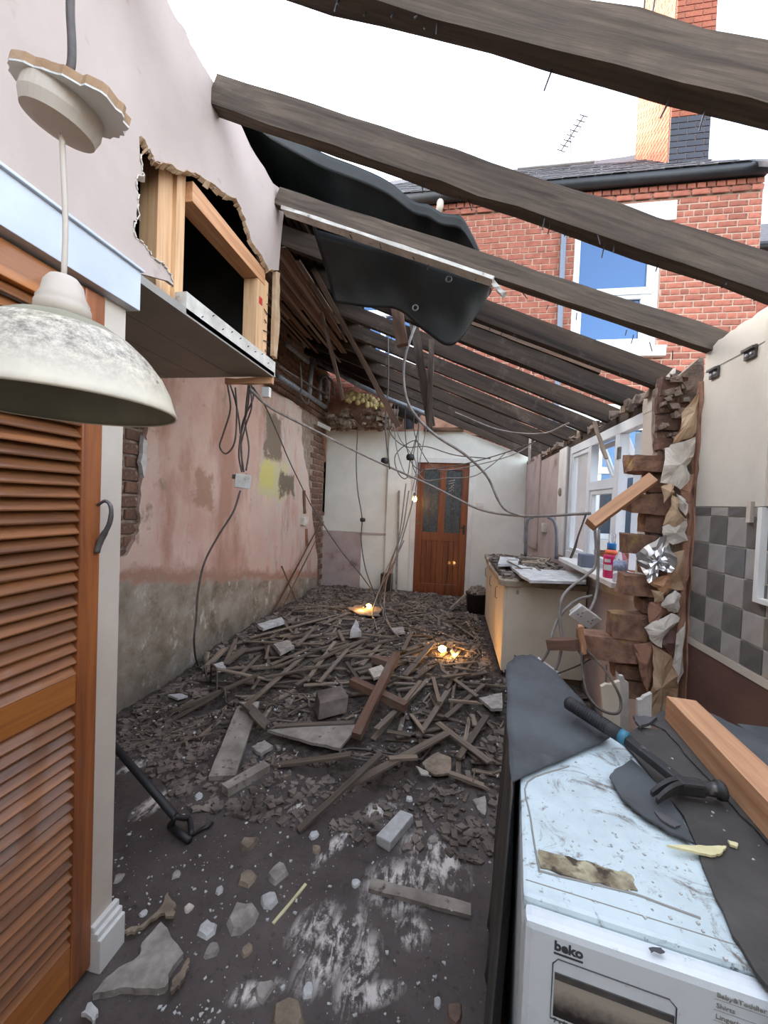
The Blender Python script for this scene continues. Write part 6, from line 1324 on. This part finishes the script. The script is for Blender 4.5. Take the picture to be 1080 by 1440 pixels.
# cables that come down onto the rubble
def down(pts, tail, r, m, label, group=None):
    q = [P(x, y, Y=Y) for x, y, Y in pts]; q = [Vector((p.x, p.y, max(p.z, HP.top(p.x, p.y, .02) + r))) for p in q]; e = [on_heap(x, y, r) for x, y in tail]; e = [Vector((p.x, p.y, HP.top(p.x, p.y, .02) + r)) for p in e]
    f = []
    for i, p in enumerate(spline(q + e, 26)): p = p.copy(); p.z = max(p.z, HP.top(p.x, p.y, .018) + r * .9); p.x = max(p.x, XL + .012); f.append(p)
    return tag(MB().tube(f, r, 7).build('cable', M[m], smooth=True), label, 'cable', group)
down([(338, 690, 2.6), (328, 720, 2.55), (308, 752, 2.5), (288, 790, 2.45), (279, 830, 2.4), (276, 870, 2.4), (273, 905, 2.4)], [(278, 935), (295, 965), (318, 990), (350, 1008)], .007, 'cabledark', 'grey cable trailing from the junction box down to the floor')
for i, (pp, tl2) in enumerate((([(575, 690), (566, 745), (552, 785)], [(533, 842), (528, 852)]), ([(571, 680), (560, 760), (540, 810)], [(530, 846)]), ([(585, 690), (562, 770), (552, 800)], [(548, 846)]), ([(568, 760), (550, 800)], [(534, 850), (545, 880), (560, 905)]), ([(560, 780), (545, 810)], [(540, 858), (548, 885)]), ([(556, 790), (538, 820)], [(524, 860), (530, 890)]))):
    down([(x, y, 4.80 + .035 * i) for x, y in pp], tl2, .008, 'cable', 'pale cable hanging down into the tangle on the rubble', 'cables hanging into the rubble')
# single pieces on the bare floor
wbp = P(556, 1166, Z=.022); wb_ = MB().obox(wbp, (.032, -.012, 0), (.040, .084, 0), (0, 0, .02), .003).build('insulation_block', M['whitelump'], bevel=.006); tag(wb_, 'clean white oblong block lying alone on the scuffed floor', 'block')
HP.stamp(wbp + Vector((-.04, -.084, 0)), wbp + Vector((.04, .084, 0)), .08, .042, .042, 1)
lay(P(420, 1170, Z=.0), P(534, 1118, Z=.0), .03, .014, M['lath'], 'thin weathered board on the floor above the white block', 'board', None, 'thin_board', 6, .0015, 1)
lay(P(520, 1247, Z=.0), P(662, 1284, Z=.0), .045, .016, M['greyboard'], 'dark flat board on the floor against the felt drape', 'board', None, 'thin_board', 6, .0015, 1)
lay(P(384, 1300, Z=.0), P(430, 1244, Z=.0), .010, .006, M['splinter'], 'pale wood splinter on the scuffed floor', 'splinter', None, 'white_splinter', 4, .001, 1)
board(((130, 1408), (158, 1378), (196, 1352), (200, 1334), (226, 1305), (258, 1350), (240, 1374), (232, 1398), (190, 1400), (160, 1402)), .022, 'plasterlump', 'large jagged grey plaster slab by the white skirting', 'plaster', sd_=9, amp=.005, flat_z=.012)
board(((240, 1400), (246, 1378), (264, 1352), (266, 1364), (252, 1392)), .012, 'beige', 'beige plaster scrap beside the large plaster slab', 'plaster', sd_=4, flat_z=.006)
board(((176, 1312), (204, 1300), (225, 1280), (236, 1258), (246, 1272), (244, 1292), (226, 1288), (200, 1308), (178, 1316)), .01, 'beige', 'crumpled torn wallpaper strip behind the plaster slab', 'wallpaper', sd_=6, flat_z=.02)
board(((114, 1440), (128, 1424), (138, 1440), (130, 1452)), .012, 'whitelump', 'white chip at the foot of the louvred door', 'plaster', sd_=6, flat_z=.004)
cz_ = gz(288, 935, 0); o = MB().tube([Vector((cz_.x, cz_.y, cz_.z + .0)), Vector((cz_.x + .01, cz_.y + .01, cz_.z + .10))], .022, 10).build('cartridge', M['beige'], smooth=True); tag(o, 'small pale cylinder standing in the dirt by the wall', 'tube')
chunks = [(349, 1186, 17, 'beige', 'beige plaster lump near the spade grip'), (348, 1234, 14, 'beige', 'smaller beige plaster lump below the first lump'), (342, 1287, 24, 'plasterlump', 'square grey plaster chunk with white edge'), (378, 1264, 14, 'whitelump', 'sharp white shard beside the square plaster chunk'), (291, 1306, 14, 'whitelump', 'bright white plaster lump near the large slab'), (297, 1334, 12, 'plasterlump', 'grey plaster chip below the bright white lump'),
          (348, 1334, 9, 'beige', 'small beige lump below the square chunk'), (390, 1228, 18, 'plasterlump', 'flat grey flake near the thin splinter'), (441, 1172, 9, 'whitelump', 'white lump beside the thin weathered board'), (444, 1192, 9, 'beige', 'beige crumb beside the thin weathered board'), (372, 1390, 14, 'plasterlump', 'pale flake on the near floor'), (434, 1390, 10, 'whitelump', 'white crumpled paper scrap on the near floor'),
          (405, 1432, 24, 'beige', 'large beige plaster lump at the near edge'), (640, 1424, 15, 'redwood', 'brown wood chip against the felt drape'), (247, 1228, 7, 'plasterlump', 'small grey plaster lump under the spade'), (308, 1250, 7, 'whitelump', 'small white lump with dark base'), (576, 1122, 8, 'whitelump', 'crumpled white scrap above the oblong block'), (608, 1180, 9, 'plasterlump', 'pale lump beside the oblong block'),
          (202, 1282, 6, 'whitelump', 'tiny white triangle near the torn wallpaper'), (265, 1275, 8, 'paperwhite', 'torn paper corner near the torn wallpaper'), (500, 1240, 8, 'whitelump', 'small white pebble at the dark board end'), (280, 1118, 8, 'whitelump', 'white crumb cluster near the spade'), (616, 1406, 7, 'whitelump', 'white nub beside the brown wood chip'), (168, 1232, 8, 'plasterlump', 'pale sliver at the closet corner')]
for i, (x, y, s, m_, lb) in enumerate(chunks):
    c_ = P(x, y, Z=.008); R = s * (c_ - CAM).length / F_PX * .66; n = 7 + i % 3; a0 = rnd.uniform(0, 6)
    pts = [Vector((c_.x + R * rnd.uniform(.6, 1.1) * math.cos(a0 + 2 * PI * k / n), c_.y + R * 1.1 * rnd.uniform(.6, 1.1) * math.sin(a0 + 2 * PI * k / n), 0)) for k in range(n)]
    th = min(.025, R * .4); mb = MB(); top_ = [c_.lerp(p, .8) for p in pts]; vs = [Vector((p.x, p.y, 0)) for p in pts] + [Vector((p.x, p.y, th * rnd.uniform(.7, 1.1))) for p in top_] + [Vector((c_.x, c_.y, th * 1.1))]
    fs_ = [(k, (k + 1) % n, n + (k + 1) % n, n + k) for k in range(n)] + [(n + k, n + (k + 1) % n, 2 * n) for k in range(n)] + [tuple(range(n - 1, -1, -1))]
    HP.stamp_poly([Vector((p.x, p.y, 0)) for p in pts], th, 1); tag(MB().add(vs, fs_).build('plaster_chunk', M[m_]), lb, 'plaster')
# splinters and crumbs: too many and too small to count
mb = MB(); r8 = random.Random(15); n_s = 0
while n_s < 1500:
    x, y = r8.uniform(-1.93, .95), 1.95 + 3.9 * r8.random() ** 1.1
    q = r8.gauss(.9, .9); L = r8.uniform(.02, .075); w_ = r8.uniform(.002, .007); d = Vector((math.cos(q) * L, math.sin(q) * L, 0)); a, b = Vector((x, y, 0)) - d, Vector((x, y, 0)) + d
    if x > .33 and y > 3.1 or HP.blocked(a, b, .01) or min(a.x, b.x) < -1.99: continue
    za, zb = HP.rest(a, b, .012); dz = (zb - za) / 2
    if max(za, zb) - max(0, hgt(x, y)) > .035: continue
    mb.obox((x, y, (za + zb) / 2 + w_ * .6 + .001), (d.x, d.y, dz), (-w_ * math.sin(q), w_ * math.cos(q), 0), (0, 0, w_ * .6), .0008); n_s += 1
tag(mb.build('splinters', mat_rough('grey_splinters', sr(150, 135, 118), sr(74, 64, 56), 3, .95, .2, 60)), 'countless small wood splinters strewn through the rubble', 'splinters', kind='stuff')
mb = MB(); r9 = random.Random(5); n_c = 0
while n_c < 4800:
    x, y = r9.uniform(-1.97, 1.0), 1.6 + 4.4 * r9.random() ** 1.25; s = r9.uniform(.004, .02) * (1 + .5 * (y > 2.4))
    if x > .37 and y > 3.2 or x < -1.985 + s or HP.blocked(Vector((x - s, y, 0)), Vector((x + s, y, 0)), 2 * s): continue
    z = HP.top(x, y)
    if HP.top(x, y, s) - z > .006 or z - max(0, hgt(x, y)) > .01: continue                                  # no room between the laths here
    q = r9.uniform(0, PI); mb.obox((x, y, z + s * .3), (s * math.cos(q), s * math.sin(q), r9.uniform(-.3, .3) * s), (-s * .7 * math.sin(q), s * .7 * math.cos(q), 0), (0, 0, s * .4), s * .35); n_c += 1
tag(mb.build('grey_crumbs', M['chipdark']), 'countless grey plaster crumbs and splinters over the rubble', 'rubble', kind='stuff')
mb = MB(); n_c = 0
while n_c < 2200:
    y = .95 + 4.4 * r9.random() ** 1.7; x = r9.uniform(-1.9, .5)
    if x < -.93 and y < 1.1 or x > .06 and y < 1.5 or x > .37 and y > 3.2 or HP.m[HP.k(x, y)]: continue
    s = (.0008 + .0048 * r9.random() ** 2.2) * (1.0 + .5 * (y > 2)); z = HP.top(x, y, s); q = r9.uniform(0, PI)
    if z - max(0, hgt(x, y)) > .04: continue
    mb.obox((x, y, z + s * .4), (s * math.cos(q), s * math.sin(q), 0), (-s * .7 * math.sin(q), s * .7 * math.cos(q), 0), (0, 0, s * .5), s * .4); n_c += 1
tag(mb.build('white_crumbs', M['whitelump']), 'countless tiny white plaster crumbs on the dark floor', 'rubble', kind='stuff')
mb = MB()
for k in range(110):
    x, y = r9.uniform(780, 1075), r9.uniform(1040, 1380); c_ = P(x, y, Z=ZM + .012)
    if ml(c_).x < .02 or ml(c_).y < .03: continue
    s = r9.uniform(.0006, .0018); mb.obox(c_ + Vector((0, 0, -.004 if (c_.x > .5) else -.0115)), (s, .3 * s, 0), (-.3 * s, s, 0), (0, 0, s), s * .3)
tag(mb.build('lid_crumbs', M['whitelump']), 'tiny pale crumbs on the felt and washing machine lid', 'rubble', kind='stuff')
